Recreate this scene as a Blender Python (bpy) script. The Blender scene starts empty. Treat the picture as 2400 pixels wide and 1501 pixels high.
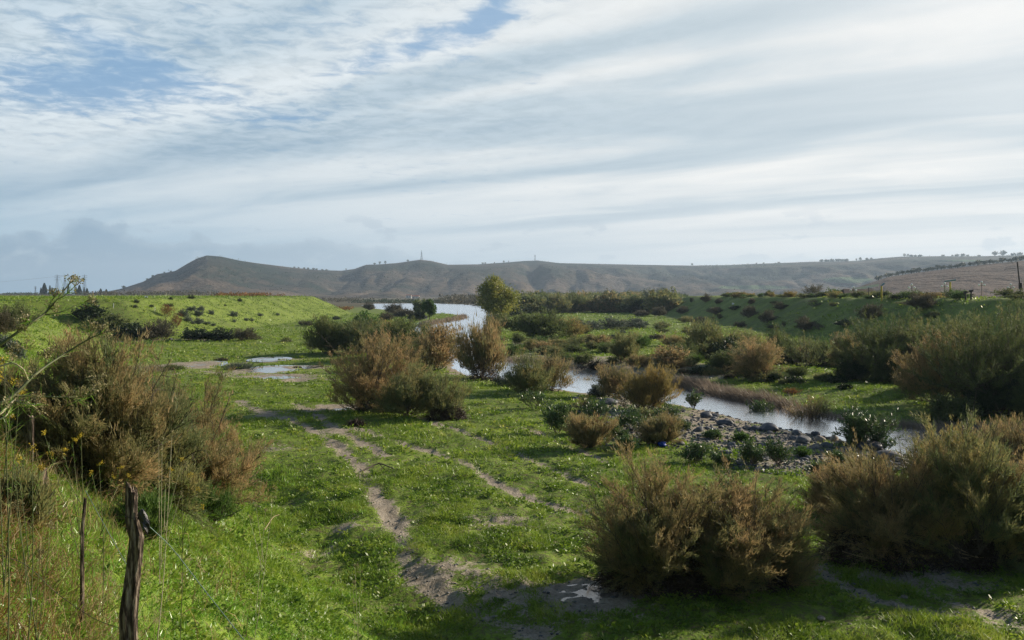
import bpy, math, random, time
import numpy as np
T0 = time.time()
sc = bpy.context.scene
COL = sc.collection
F, CU, HV, EYE = 2100.0, 1200.0, 690.0, 7.0      # lens and horizon of the photograph, eye height
R = math.radians
rng = np.random.default_rng(7)

# ------------------------------------------------------------------ helpers
def mesh_np(name, V, faces, mat=None, attrs=None, smooth=False):
    """faces: list of int arrays (n,3) or (n,4)"""
    me = bpy.data.meshes.new(name)
    V = np.asarray(V, dtype=np.float32).reshape(-1, 3)
    faces = [np.asarray(f, dtype=np.int32) for f in (faces if isinstance(faces, (list, tuple)) else [faces]) if len(f)]
    me.vertices.add(len(V)); me.vertices.foreach_set('co', V.ravel())
    nl = sum(f.size for f in faces); nf = sum(len(f) for f in faces)
    me.loops.add(nl); me.polygons.add(nf)
    me.loops.foreach_set('vertex_index', np.concatenate([f.ravel() for f in faces]))
    tot = np.concatenate([np.full(len(f), f.shape[1], np.int32) for f in faces])
    st = np.concatenate([[0], np.cumsum(tot)[:-1]]).astype(np.int32)
    me.polygons.foreach_set('loop_start', st)
    try: me.polygons.foreach_set('loop_total', tot)
    except Exception: pass
    if smooth: me.polygons.foreach_set('use_smooth', np.ones(nf, bool))
    else: me.polygons.foreach_set('use_smooth', np.zeros(nf, bool))
    for k, a in (attrs or {}).items():
        at = me.attributes.new(k, 'FLOAT', 'POINT'); at.data.foreach_set('value', np.asarray(a, np.float32))
    me.update(calc_edges=True)
    if mat: me.materials.append(mat)
    return me
def link(name, me, parent=None, loc=(0, 0, 0), rz=0.0, scale=(1, 1, 1)):
    o = bpy.data.objects.new(name, me); COL.objects.link(o)
    o.location = loc; o.rotation_euler = (0, 0, rz); o.scale = scale
    if parent: o.parent = parent
    return o
def tag(o, label=None, cat=None, group=None, kind=None):
    if label: o['label'] = label
    if cat: o['category'] = cat
    if group: o['group'] = group
    if kind: o['kind'] = kind
    return o
def empty(name, loc=(0, 0, 0), rz=0.0, scale=(1, 1, 1)):
    o = bpy.data.objects.new(name, None); COL.objects.link(o); o.empty_display_size = .3
    o.location = loc; o.rotation_euler = (0, 0, rz); o.scale = scale
    return o

def _hash(ix, iy, s):
    h = (ix.astype(np.int64) * 374761393 + iy.astype(np.int64) * 668265263 + s * 2147483647) & 0xffffffff
    h = ((h ^ (h >> 13)) * 1274126177) & 0xffffffff
    return ((h ^ (h >> 16)) & 0xffff) / 65535.0
def vnoise(x, y, s=0):
    x = np.asarray(x, float); y = np.asarray(y, float)
    ix = np.floor(x); iy = np.floor(y); fx = x - ix; fy = y - iy
    fx = fx * fx * fx * (fx * (fx * 6 - 15) + 10); fy = fy * fy * fy * (fy * (fy * 6 - 15) + 10)
    a = _hash(ix, iy, s); b = _hash(ix + 1, iy, s); c = _hash(ix, iy + 1, s); d = _hash(ix + 1, iy + 1, s)
    return (a + (b - a) * fx) * (1 - fy) + (c + (d - c) * fx) * fy
def fbm(x, y, o=4, s=0):
    t = 0; a = .5; n = 0
    for k in range(o):
        t = t + a * vnoise(x, y, s + k * 17); n += a; a *= .5; x = x * 2.03 + 11.3; y = y * 2.03 - 7.1
    return t / n
def sst(a, b, x):
    t = np.clip((x - a) / (b - a), 0, 1); return t * t * (3 - 2 * t)
def sdf_poly(X, Y, P):
    P = np.asarray(P, float); n = len(P); X = np.asarray(X, float); Y = np.asarray(Y, float)
    lo, hi = P.min(0) - 25, P.max(0) + 25
    near = (X > lo[0]) & (X < hi[0]) & (Y > lo[1]) & (Y < hi[1])
    if near.size > 5000 and not near.all():
        out = np.full(X.shape, 25.0)
        if near.any(): out[near] = sdf_poly(X[near], Y[near], P)
        return out
    d = np.full(X.shape, 1e18); ins = np.zeros(X.shape, bool)
    for i in range(n):
        ax, ay = P[i]; bx, by = P[(i + 1) % n]; ex, ey = bx - ax, by - ay
        wx, wy = X - ax, Y - ay
        t = np.clip((wx * ex + wy * ey) / (ex * ex + ey * ey + 1e-12), 0, 1)
        d = np.minimum(d, (wx - t * ex) ** 2 + (wy - t * ey) ** 2)
        c = ((ay > Y) != (by > Y)) & (X < (bx - ax) * (Y - ay) / ((by - ay) if by != ay else 1e-12) + ax)
        ins ^= c
    d = np.sqrt(d); return np.where(ins, -d, d)
def d_line(X, Y, P):
    P = np.asarray(P, float); X = np.asarray(X, float); Y = np.asarray(Y, float)
    lo, hi = P.min(0) - 20, P.max(0) + 20
    near = (X > lo[0]) & (X < hi[0]) & (Y > lo[1]) & (Y < hi[1])
    if near.size > 5000 and not near.all():
        out = np.full(X.shape, 20.0)
        if near.any(): out[near] = d_line(X[near], Y[near], P)
        return out
    d = np.full(X.shape, 1e18)
    for (ax, ay), (bx, by) in zip(P[:-1], P[1:]):
        ex, ey = bx - ax, by - ay; wx, wy = X - ax, Y - ay
        t = np.clip((wx * ex + wy * ey) / (ex * ex + ey * ey + 1e-12), 0, 1)
        d = np.minimum(d, (wx - t * ex) ** 2 + (wy - t * ey) ** 2)
    return np.sqrt(d)
def fl(u, v, z=0.0):                      # picture point on the level z
    y = F * (EYE - z) / (v - HV); return ((u - CU) / F * y, y)

# ------------------------------------------------------------------ the lie of the land
WL = -0.14                                # river level
RIVER = [fl(u, v, WL) for u, v in [(2700, 1230), (2400, 1130), (2230, 1094), (2100, 1062), (1950, 1027), (1750, 987), (1600, 951), (1500, 936),
    (1340, 918), (1200, 892), (1085, 878), (1050, 850), (1038, 815), (985, 790), (965, 772), (1005, 759), (1075, 749), (1090, 742),
    (1060, 737), (1000, 733), (930, 729), (880, 724), (862, 716), (858, 712.5), (1000, 711.5), (1100, 714.5), (1150, 722), (1160, 745), (1135, 765),
    (1112, 790), (1112, 815), (1150, 842), (1250, 853), (1340, 868), (1440, 880), (1560, 901), (1720, 936), (1850, 961), (2000, 984), (2100, 1001),
    (2260, 1011), (2700, 1016)]]
LEV_L = [(2, -60), (2, -8), (-.6, -3), (-13.5, 20), (-22, 35), (-42, 64), (-52, 88), (-60.5, 108), (-88, 118), (-88, 134), (-66.5, 150), (-65.5, 180), (-66, 240), (-66, 300), (-92, 335),
         (-180, 480), (-420, 1320), (-1600, 1320), (-1600, -60)]
LEV_R = [(59, -60), (59, 60), (58.5, 160), (59, 250), (63, 320), (74, 345), (86, 320), (70, 240), (70, -60)]
TRACKS = [([(560, 945), (600, 965), (680, 985), (750, 1020), (800, 1058), (850, 1108), (872, 1150), (900, 1190), (930, 1230), (955, 1290), (985, 1350), (1100, 1420), (1250, 1470)], .36),
          ([(690, 950), (740, 975), (800, 1015), (850, 1040), (900, 1075)], .36),
          ([(830, 1005), (870, 1020), (960, 1050), (1090, 1085), (1170, 1140), (1250, 1170), (1330, 1195), (1420, 1205)], .30),
          ([(970, 980), (1060, 1010), (1200, 1060), (1330, 1118), (1420, 1150)], .24),
          ([(1880, 1320), (1940, 1350), (2020, 1388), (2120, 1420), (2260, 1452), (2450, 1478)], .3),
          ([(2090, 1345), (2200, 1400), (2350, 1450)], .2),
          ([(400, 880), (480, 872), (560, 885), (640, 880), (760, 895), (840, 900)], .9),
          ([(420, 862), (560, 850), (620, 843), (760, 838)], .9),
          ([(1240, 1010), (1330, 1050), (1420, 1085)], .26),
          ([(1330, 868), (1380, 858), (1440, 862)], .8)]
TRACKS = [([fl(u, v) for u, v in p], w) for p, w in TRACKS]
RAMP = [(-61, 128), (-55, 134), (-50, 137), (-46, 136)]
# bare patches (u, v, half width, half height in the photograph)
BARE = [(fl(u, v), hw / F * F * EYE / (v - HV), hh * EYE * F / (v - HV) ** 2) for u, v, hw, hh in
        [(1180, 1390, 190, 55), (1060, 1340, 110, 40), (1400, 1430, 150, 30), (1180, 1225, 110, 22), (830, 1225, 60, 20), (760, 1270, 70, 22),
         (1350, 1200, 90, 18), (640, 975, 60, 12), (560, 872, 120, 9), (700, 880, 150, 9), (930, 1230, 45, 20), (780, 1015, 50, 14), (2150, 1350, 260, 35),
         (2300, 1450, 150, 40), (1960, 1345, 90, 22), (1640, 1240, 160, 22), (640, 1055, 60, 8), (2060, 1300, 120, 30)]]
# puddles (u, v, w, h)
PUD = [(450, 857, 85, 14), (632, 842, 58, 7), (632, 866, 82, 13), (722, 860, 60, 5), (648, 885, 95, 8), (792, 959, 60, 9), (1378, 1390, 105, 28), (1612, 1240, 210, 30), (700, 896, 34, 5)]
PUD = [(fl(u, v), w / 2 * EYE / (v - HV), h / 2 * EYE * F / (v - HV) ** 2) for u, v, w, h in PUD]
BAR = [fl(u, v) for u, v in [(1380, 925), (1480, 935), (1560, 950), (1650, 958), (1760, 985), (1900, 1005), (2000, 1030), (2130, 1058), (2260, 1100), (2230, 1135),
    (2120, 1100), (1980, 1095), (1880, 1115), (1760, 1105), (1700, 1060), (1600, 1050), (1520, 1030), (1450, 1050), (1380, 1040), (1400, 985), (1370, 950)]]
MOUNDS = [([(14, 82), (22, 76), (30, 70), (42, 66)], 5, .8), ([(24, 62), (31, 58), (45, 52)], 4, .7), ([(8, 92), (14, 88)], 5, .6), ([(-2, 120), (14, 118)], 9, .4), ([(17, 96), (26, 92)], 5, .5)]

def land(X, Y, fine=True):
    X = np.asarray(X, float); Y = np.asarray(Y, float)
    r = np.hypot(X, Y)
    z = (fbm(X / 23, Y / 23, 3, 3) - .5) * .7 * np.clip((r - 10) / 60, 0.15, 1)
    z = z + sst(12, 40, X - (Y * .02)) * .25 * sst(45, 80, Y)
    for P, w, h in MOUNDS:
        z = z + h * np.exp(-(d_line(X, Y, P) / w) ** 2)
    if fine:
        damp = 1 / (1 + (r / 70) ** 2)
        z = z + (fbm(X * 1.1, Y * 1.1, 4, 21) - .5) * .22 * (.35 + damp) + (fbm(X * 4.2, Y * 4.2, 3, 31) - .5) * .19 * damp
    for P, w in TRACKS:
        z = z - .05 * np.exp(-(d_line(X, Y, P) / (w * 1.2)) ** 2) if w < .5 else z
    # puddle hollows
    for (px, py), rx, ry in PUD:
        e = np.hypot((X - px) / rx, (Y - py) / ry)
        m = 1 - sst(.9, 2.4, e)
        fq = max(1.1, 1.9 / rx); rel = (fbm(X * fq, Y * fq * 1.6, 3, 55) - .5) * .17
        z = z * (1 - m) + m * ((-.06 if rx < 1 else -.085) + rel * (1.5 if rx < 1 else 1.1) + .08 * np.clip(e - .35, 0, 1.2))
    # river
    dr = sdf_poly(X, Y, RIVER) + (fbm(X / 3, Y / 3, 3, 9) - .5) * 1.2
    rb = np.clip(Y / 50, 1.0, 4)
    cl = np.interp(X, [-8, 0, 5, 9, 15, 20, 30, 60], [105, 92, 82, 74, 63, 52, 46, 44])
    rb = np.where((Y < cl) & (Y < 110) & (X > -30), 9.0, rb)
    z = np.where(dr > 0, WL + (z - WL) * sst(-.2 * rb, rb, dr), WL - .8 * sst(0, 2.5, -dr) - .02)
    # levees
    lw = (fbm(X / 9, Y / 9, 3, 77) - .5)
    dl = sdf_poly(X, Y, LEV_L) + lw * 1.2 + (fbm(X / 2.2, Y / 2.2, 3, 71) - .5) * .5
    W = 8.3 + 4.2 * sst(20, 100, Y)
    t = np.clip(dl / W, 0, 1); t = np.where(dl > 0, 1 - (t * .9 + .1 * t * t * (3 - 2 * t)), 1)
    t = t * (1 - .0 * t)
    hl = 6.15 + (fbm(X / 30, Y / 30, 2, 5) - .5) * .3 + (fbm(X / 4, Y / 4, 3, 6) - .5) * .35 * sst(20, 60, r)
    foot = .35 * np.exp(-np.clip(dl - W, 0, 99) / 4) * sst(50, 90, r) - .32 * np.exp(-((dl - W - 1.3) / 1.3) ** 2) * (1 - sst(30, 50, r))
    z = np.where(dl < W, z * (1 - t) + hl * t + foot * (1 - t), z + foot)
    dR = sdf_poly(X, Y, LEV_R) + lw * 2.0
    WR = 12.5
    t = 1 - np.clip(dR / WR, 0, 1)
    tt = t * .7 + .3 * t * t * (3 - 2 * t)
    zr = (6.35 + (fbm(X / 17, Y / 17, 2, 15) - .5) * .4 + (fbm(X / 3.5, Y / 3.5, 3, 16) - .5) * .5)
    zl = np.where(X > 64, np.maximum(z, 4.2), z)
    back = (X > 64) & (Y < 420)
    z = np.where(dR < WR, np.maximum(z, zl) * (1 - tt) + zr * tt, np.where(back, z + (4.2 - z) * sst(64, 80, X) * (1 - sst(330, 420, Y)), z))
    return z
def dirt(X, Y):
    n = fbm(X * .9, Y * .9, 4, 41); nf = fbm(X * 3.7, Y * 3.7, 3, 47)
    n2 = fbm(X * .18, Y * .18, 3, 43)
    d = np.zeros(X.shape)
    for P, w in TRACKS:
        w2 = w * (1.1 + 1.6 * (n - .5)) * (1 + .5 * (n2 - .5))
        d = np.maximum(d, np.exp(-(d_line(X, Y, P) / np.maximum(w2, .05)) ** 2) * (np.clip(.62 + 2.0 * (fbm(X * .5, Y * .5, 3, 45) - .33), .58, 1) if w < .5 else .6))
    for (px, py), rx, ry in BARE:
        e = ((X - px) / rx) ** 2 + ((Y - py) / ry) ** 2
        d = np.maximum(d, np.exp(-e * .9) * (.30 + 1.1 * (n - .32) + 1.3 * (nf - .45)))
    for (px, py), rx, ry in PUD:
        e = np.hypot((X - px) / (rx + .5), (Y - py) / (ry + .5)); d = np.maximum(d, 1 - sst(.9, 1.7, e + (n - .5)))
    db = sdf_poly(X, Y, BAR) + (n - .5) * 3
    d = np.maximum(d, (1 - sst(-1.5, .8, db)) * (.5 + .9 * (n2 - .2) + (n - .5)))
    dr = sdf_poly(X, Y, RIVER)
    d = np.maximum(d, (1 - sst(.2, 2.0, dr + (n - .5) * 3)) * .8)
    d = np.maximum(d, np.exp(-(d_line(X, Y, RAMP) / 1.3) ** 2) * .9)
    d = np.maximum(d, sst(.6, .72, n) * .45 * (Y < 60) * (1 - sst(2, 9, 6 - 0 * X)))
    # sandy ground right of the river, sparse grass
    d = np.maximum(d, (1 - sst(4, 12, np.abs(sdf_poly(X, Y, RIVER)))) * (X > 0) * (Y > 72) * (Y < 150) * (.25 + .7 * n))
    return np.clip(d, 0, 1)
def scal(f, x, y): return float(f(np.array([float(x)]), np.array([float(y)]))[0])
def zat(x, y): return scal(lambda a, b: land(a, b), x, y)
def hit(u, v, y0=4.0, y1=2500.0):         # where the line of sight through (u, v) meets the ground
    ys = np.geomspace(y0, y1, 900); xs = (u - CU) / F * ys; zs = EYE - (v - HV) / F * ys
    g = land(xs, ys, False); b = np.nonzero(zs <= g)[0]
    i = b[0] if len(b) else len(ys) - 1
    return float(xs[i]), float(ys[i]), zat(xs[i], ys[i])

# ------------------------------------------------------------------ materials
def nt(name):
    m = bpy.data.materials.new(name); m.use_nodes = True; t = m.node_tree; t.nodes.clear()
    out = t.nodes.new('ShaderNodeOutputMaterial'); return m, t, out
class G:                                  # small node-graph helper
    def __init__(s, t): s.t = t
    def n(s, typ, ins=None, **kw):
        nd = s.t.nodes.new(typ)
        for k, v in kw.items(): setattr(nd, k, v)
        for k, v in (ins or {}).items():
            sk = nd.inputs[k]
            if isinstance(v, bpy.types.NodeSocket): s.t.links.new(v, sk)
            elif isinstance(v, bpy.types.Node): s.t.links.new(v.outputs[0], sk)
            else: sk.default_value = v
        return nd
    def m(s, op, a, b=0.0, c=None, clamp=False):
        nd = s.n('ShaderNodeMath', {0: a, 1: b}, operation=op, use_clamp=clamp)
        if c is not None:
            if isinstance(c, bpy.types.NodeSocket): s.t.links.new(c, nd.inputs[2])
            else: nd.inputs[2].default_value = c
        return nd.outputs[0]
    def noise(s, vec, scale, detail=4, rough=.55, dist=0.0):
        return s.n('ShaderNodeTexNoise', {'Vector': vec, 'Scale': scale, 'Detail': detail, 'Roughness': rough, 'Distortion': dist}).outputs['Fac']
    def ramp(s, fac, stops, interp='LINEAR'):
        nd = s.n('ShaderNodeValToRGB', {'Fac': fac}); cr = nd.color_ramp; cr.interpolation = interp
        while len(cr.elements) < len(stops): cr.elements.new(.5)
        for e, (p, c) in zip(cr.elements, stops):
            e.position = p; e.color = (c[0], c[1], c[2], 1) if hasattr(c, '__len__') else (c, c, c, 1)
        return nd.outputs[0]
    def mix(s, f, a, b, blend='MIX'):
        nd = s.t.nodes.new('ShaderNodeMix'); nd.data_type = 'RGBA'; nd.blend_type = blend
        for i, v in ((0, f), (6, a), (7, b)):
            if isinstance(v, bpy.types.NodeSocket): s.t.links.new(v, nd.inputs[i])
            else: nd.inputs[i].default_value = v if i == 0 else ((*v, 1) if len(v) == 3 else v)
        return nd.outputs[2]
    def ss(s, x, a, b):
        return s.n('ShaderNodeMapRange', {'Value': x, 'From Min': a, 'From Max': b, 'To Min': 0.0, 'To Max': 1.0}, interpolation_type='SMOOTHSTEP').outputs[0]
    def vmul(s, v, k):
        return s.n('ShaderNodeVectorMath', {0: v, 1: k}, operation='MULTIPLY').outputs[0]

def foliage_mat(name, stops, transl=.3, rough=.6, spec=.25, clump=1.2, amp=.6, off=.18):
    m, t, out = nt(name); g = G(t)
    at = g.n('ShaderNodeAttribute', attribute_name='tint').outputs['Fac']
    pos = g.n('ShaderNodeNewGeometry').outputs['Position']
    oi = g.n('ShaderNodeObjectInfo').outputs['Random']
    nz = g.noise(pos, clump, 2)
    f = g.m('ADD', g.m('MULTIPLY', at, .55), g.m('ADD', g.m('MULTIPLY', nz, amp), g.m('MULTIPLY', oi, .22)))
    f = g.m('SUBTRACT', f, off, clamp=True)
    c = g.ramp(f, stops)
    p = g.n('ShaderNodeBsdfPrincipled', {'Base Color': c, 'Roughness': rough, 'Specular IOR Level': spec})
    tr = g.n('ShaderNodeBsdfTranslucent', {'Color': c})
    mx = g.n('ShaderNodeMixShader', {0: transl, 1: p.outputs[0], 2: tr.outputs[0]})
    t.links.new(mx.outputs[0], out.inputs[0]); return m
def plain(name, stops, scale=6, rough=.8, bump=.3, metal=0.0, stretch=(1, 1, 1), spec=.3, coords='Object'):
    m, t, out = nt(name); g = G(t)
    tc = g.n('ShaderNodeTexCoord').outputs[coords]; v = g.vmul(tc, stretch)
    f = g.noise(v, scale, 5, .6)
    c = g.ramp(f, stops)
    b = g.n('ShaderNodeBump', {'Strength': bump, 'Distance': .02, 'Height': g.noise(v, scale * 3, 4)})
    p = g.n('ShaderNodeBsdfPrincipled', {'Base Color': c, 'Roughness': rough, 'Metallic': metal, 'Specular IOR Level': spec, 'Normal': b.outputs[0]})
    t.links.new(p.outputs[0], out.inputs[0]); return m

def ground_mat():
    m, t, out = nt('ground_cover'); g = G(t)
    pos = g.n('ShaderNodeNewGeometry').outputs['Position']
    di = g.n('ShaderNodeAttribute', attribute_name='dirt').outputs['Fac']
    far = g.n('ShaderNodeAttribute', attribute_name='far').outputs['Fac']
    n1 = g.noise(pos, .35, 5); n2 = g.noise(pos, 2.1, 6, .72); n3 = g.noise(pos, 14, 3, .7); n4 = g.noise(pos, .09, 3)
    gr = g.ramp(g.m('ADD', g.m('MULTIPLY', n2, .55), g.m('MULTIPLY', n1, .45)),
                [(.32, (.04, .078, .012)), (.44, (.125, .195, .020)), (.56, (.205, .295, .032)), (.72, (.28, .33, .06))])
    gr = g.mix(g.ss(n4, .55, .72), gr, (.13, .19, .035))
    gr = g.mix(g.m('MULTIPLY', g.ss(n3, .52, .68), .6), gr, (.035, .06, .012))
    n5 = g.noise(pos, 5.5, 4, .7); gr = g.mix(g.m('MULTIPLY', g.ss(n5, .47, .60), .8), gr, (.12, .10, .05))
    so = g.ramp(g.m('ADD', g.m('MULTIPLY', n2, .5), g.m('MULTIPLY', n3, .5)), [(.30, (.12, .098, .068)), (.46, (.27, .225, .165)), (.64, (.43, .375, .29))])
    dn = g.m('ADD', di, g.m('MULTIPLY', g.m('SUBTRACT', n3, .5), 1.5)); dn = g.m('ADD', dn, g.m('MULTIPLY', g.m('SUBTRACT', n2, .5), 1.3))
    col = g.mix(g.ss(dn, .36, .62), gr, so)
    fc = g.ramp(g.m('ADD', g.m('MULTIPLY', g.noise(g.vmul(pos, (.006, .02, 1)), 1, 4), .6), g.m('MULTIPLY', n1, .4)), [(.35, (.05, .06, .025)), (.5, (.1, .085, .045)), (.65, (.12, .09, .055))])
    col = g.mix(far, col, fc)
    h = g.m('ADD', g.m('MULTIPLY', n2, .6), g.m('MULTIPLY', n3, .4))
    b = g.n('ShaderNodeBump', {'Strength': .9, 'Distance': .12, 'Height': h})
    p = g.n('ShaderNodeBsdfPrincipled', {'Base Color': col, 'Roughness': .85, 'Specular IOR Level': .2, 'Normal': b.outputs[0]})
    t.links.new(p.outputs[0], out.inputs[0]); return m
def water_mat(name, mud=(.21, .195, .175), sc_=1.0, rough=.20, bump=.20):
    m, t, out = nt(name); g = G(t)
    pos = g.n('ShaderNodeNewGeometry').outputs['Position']
    a = g.noise(g.vmul(pos, (.9 * sc_, 1.8 * sc_, 1)), 1.6, 3, .6, .4); b_ = g.noise(g.vmul(pos, (3 * sc_, 6 * sc_, 1)), 1.4, 3, .6)
    c_ = g.noise(pos, .05, 3)
    h = g.m('ADD', g.m('MULTIPLY', a, .7), g.m('MULTIPLY', b_, .3))
    bp = g.n('ShaderNodeBump', {'Strength': bump, 'Distance': .08, 'Height': h})
    col = g.mix(g.ss(c_, .4, .65), mud, tuple(k * .75 for k in mud))
    fr = g.n('ShaderNodeFresnel', {'IOR': 1.36, 'Normal': bp.outputs[0]}).outputs[0]
    df = g.n('ShaderNodeBsdfDiffuse', {'Color': col}); gl = g.n('ShaderNodeBsdfGlossy', {'Color': (.97, .98, 1, 1), 'Roughness': rough, 'Normal': bp.outputs[0]})
    mx = g.n('ShaderNodeMixShader', {0: g.m('ADD', g.m('MULTIPLY', fr, .93), .06, clamp=True), 1: df.outputs[0], 2: gl.outputs[0]})
    t.links.new(mx.outputs[0], out.inputs[0]); return m
def hill_mat(name, stops, fields=True):
    m, t, out = nt(name); g = G(t)
    pos = g.n('ShaderNodeNewGeometry').outputs['Position']
    n0 = g.noise(g.vmul(pos, (.0022, .0022, .006)), 1, 5, .6, .5)
    n1 = g.noise(g.vmul(pos, (.012, .012, .05)), 1, 5, .65)
    n2 = g.noise(g.vmul(pos, (.06, .06, .25)), 1, 4, .7)
    f = g.m('ADD', g.m('MULTIPLY', n0, .5), g.m('ADD', g.m('MULTIPLY', n1, .3), g.m('MULTIPLY', n2, .2)))
    zz = g.n('ShaderNodeSeparateXYZ', {0: pos}).outputs[2]
    f = g.m('ADD', f, g.m('MULTIPLY', g.m('SUBTRACT', 1.0, g.ss(zz, 10.0, 95.0)), .07))
    c = g.ramp(f, stops)
    if fields:
        gf = g.n('ShaderNodeAttribute', attribute_name='green').outputs['Fac']
        c = g.mix(g.ss(g.m('ADD', gf, g.m('MULTIPLY', g.m('SUBTRACT', n1, .5), .5)), .45, .6), c, (.09, .14, .055))
    # scattered scrub
    vo = g.n('ShaderNodeTexVoronoi', {'Vector': g.vmul(pos, (.055, .055, .055)), 'Scale': 1.0, 'Randomness': 1.0}).outputs['Distance']
    msk = g.m('MULTIPLY', g.m('SUBTRACT', 1.0, g.ss(vo, .18, .34)), g.ss(n0, .44, .54))
    c = g.mix(g.m('MULTIPLY', msk, .75), c, (.022, .032, .015))
    b = g.n('ShaderNodeBump', {'Strength': 1.0, 'Distance': 10.0, 'Height': n2})
    p = g.n('ShaderNodeBsdfPrincipled', {'Base Color': c, 'Roughness': .95, 'Specular IOR Level': .1, 'Normal': b.outputs[0]})
    t.links.new(p.outputs[0], out.inputs[0]); return m

# ------------------------------------------------------------------ camera, sky, sun
cam = bpy.data.cameras.new('camera'); co = bpy.data.objects.new('camera', cam); COL.objects.link(co); sc.camera = co
cam.sensor_width = 36; cam.lens = F / 2400 * 36; cam.clip_end = 40000; cam.clip_start = .05
co.location = (0, 0, EYE); co.rotation_euler = (R(90), 0, 0); cam.shift_y = -(750.5 - HV) / 2400
SAZ, SEL = R(63), R(20.5)                    # sun: right of the view, ahead of it, low
sl = bpy.data.lights.new('sun', 'SUN'); sl.energy = 5.0; sl.angle = R(1.2); sl.color = (1, .88, .72)
so = bpy.data.objects.new('sun', sl); COL.objects.link(so)
so.rotation_euler = (R(90) - SEL, 0, math.pi - SAZ)
so.rotation_euler = (R(90) - SEL, 0, -SAZ + math.pi)
def world():
    w = bpy.data.worlds.new('World'); sc.world = w; w.use_nodes = True; t = w.node_tree; t.nodes.clear(); g = G(t)
    out = t.nodes.new('ShaderNodeOutputWorld')
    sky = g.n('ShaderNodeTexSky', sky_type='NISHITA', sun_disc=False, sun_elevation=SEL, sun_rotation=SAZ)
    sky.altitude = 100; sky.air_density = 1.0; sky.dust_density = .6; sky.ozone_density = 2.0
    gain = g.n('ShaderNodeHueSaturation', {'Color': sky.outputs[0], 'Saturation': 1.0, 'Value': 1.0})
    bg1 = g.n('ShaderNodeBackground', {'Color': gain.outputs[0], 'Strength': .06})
    d = g.n('ShaderNodeTexCoord').outputs['Generated']
    sp = g.n('ShaderNodeSeparateXYZ', {0: d}); x, y, z = sp.outputs
    zz = g.m('MAXIMUM', z, 0.0)
    inv = g.m('DIVIDE', 1.0, g.m('ADD', zz, .055))
    px, py = g.m('MULTIPLY', x, inv), g.m('MULTIPLY', y, inv)
    az = g.n('ShaderNodeMath', {0: x, 1: y}, operation='ARCTAN2').outputs[0]      # 0 ahead, + right
    # long bands lying along bearing th
    th = R(-56)
    a = g.m('ADD', g.m('MULTIPLY', px, math.sin(th)), g.m('MULTIPLY', py, math.cos(th)))
    b = g.m('SUBTRACT', g.m('MULTIPLY', px, math.cos(th)), g.m('MULTIPLY', py, math.sin(th)))
    P = g.n('ShaderNodeCombineXYZ', {0: g.m('MULTIPLY', a, .19), 1: g.m('MULTIPLY', b, .72), 2: SKYSEED}).outputs[0]
    streak = g.noise(P, 1.25, 3, .45, .5)
    P2 = g.n('ShaderNodeCombineXYZ', {0: g.m('MULTIPLY', a, .75), 1: g.m('MULTIPLY', b, 1.7), 2: 9.1}).outputs[0]
    wisp = g.noise(P2, 1.3, 6, .6, .6)
    Pf = g.n('ShaderNodeCombineXYZ', {0: px, 1: py, 2: 5.0}).outputs[0]
    flock = g.noise(Pf, 9.0, 5, .6, .4)
    patch = g.noise(Pf, 1.7, 4, .55)
    rt = g.ss(az, -.62, .5)
    lum = g.m('ADD', g.m('MULTIPLY', streak, .72), g.m('MULTIPLY', wisp, .28))
    cl_l = g.ramp(lum, [(.38, (.33, .455, .57)), (.48, (.49, .60, .685)), (.58, (.66, .74, .79))])
    cl_r = g.ramp(lum, [(.36, (.44, .53, .595)), (.46, (.56, .635, .68)), (.54, (.755, .775, .775)), (.64, (.95, .925, .885))])
    cloud = g.mix(rt, cl_l, cl_r)
    cloud = g.mix(g.m('MULTIPLY', g.ss(az, .1, .6), g.m('MULTIPLY', .6, g.ss(z, .05, .3))), cloud, (.90, .90, .89))
    hz_c = g.mix(rt, (.20, .375, .54), (.88, .865, .835))
    hz2 = g.mix(rt, (.36, .55, .70), (.90, .88, .85))
    cloud = g.mix(g.m('MULTIPLY', .9, g.m('SUBTRACT', 1.0, g.ss(z, .02, .13))), cloud, hz2)
    # cumulus bank standing on the horizon, tallest at the left
    Pc = g.n('ShaderNodeCombineXYZ', {0: az, 1: g.m('MULTIPLY', z, 1.5), 2: 1.3}).outputs[0]
    cu = g.noise(Pc, 15, 6, .55); cb = g.noise(Pc, 24, 5, .6, .3)
    top = g.m('MULTIPLY', g.noise(g.n('ShaderNodeCombineXYZ', {0: az, 1: 0.0, 2: 2.2}).outputs[0], 6, 3), .105)
    top = g.m('ADD', g.m('MULTIPLY', top, g.m('SUBTRACT', 1.0, g.m('MULTIPLY', rt, .55))), g.m('SUBTRACT', .012, g.m('MULTIPLY', rt, .018)))
    edge = g.m('ADD', z, g.m('MULTIPLY', g.m('SUBTRACT', .5, cu), .07))
    cm = g.m('SUBTRACT', 1.0, g.ss(edge, g.m('SUBTRACT', top, .003), g.m('ADD', top, .003)))
    cm = g.m('MULTIPLY', cm, g.m('SUBTRACT', .9, g.m('MULTIPLY', rt, .55)))
    rim = g.m('SUBTRACT', 1.0, g.ss(g.m('ABSOLUTE', g.m('SUBTRACT', edge, top)), .0, .014))
    cuc = g.mix(g.m('MAXIMUM', g.ss(cb, .52, .7), g.m('MULTIPLY', rim, .55)), g.mix(rt, (.22, .355, .49), (.56, .61, .645)), g.mix(rt, (.42, .54, .64), (.80, .82, .82)))
    cuc = g.mix(g.ss(z, .0, .035), hz_c, cuc)
    cloud = g.mix(cm, cloud, cuc)
    pf = g.noise(g.n('ShaderNodeCombineXYZ', {0: az, 1: g.m('MULTIPLY', z, 2.6), 2: 7.7}).outputs[0], 17, 4, .5)
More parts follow.
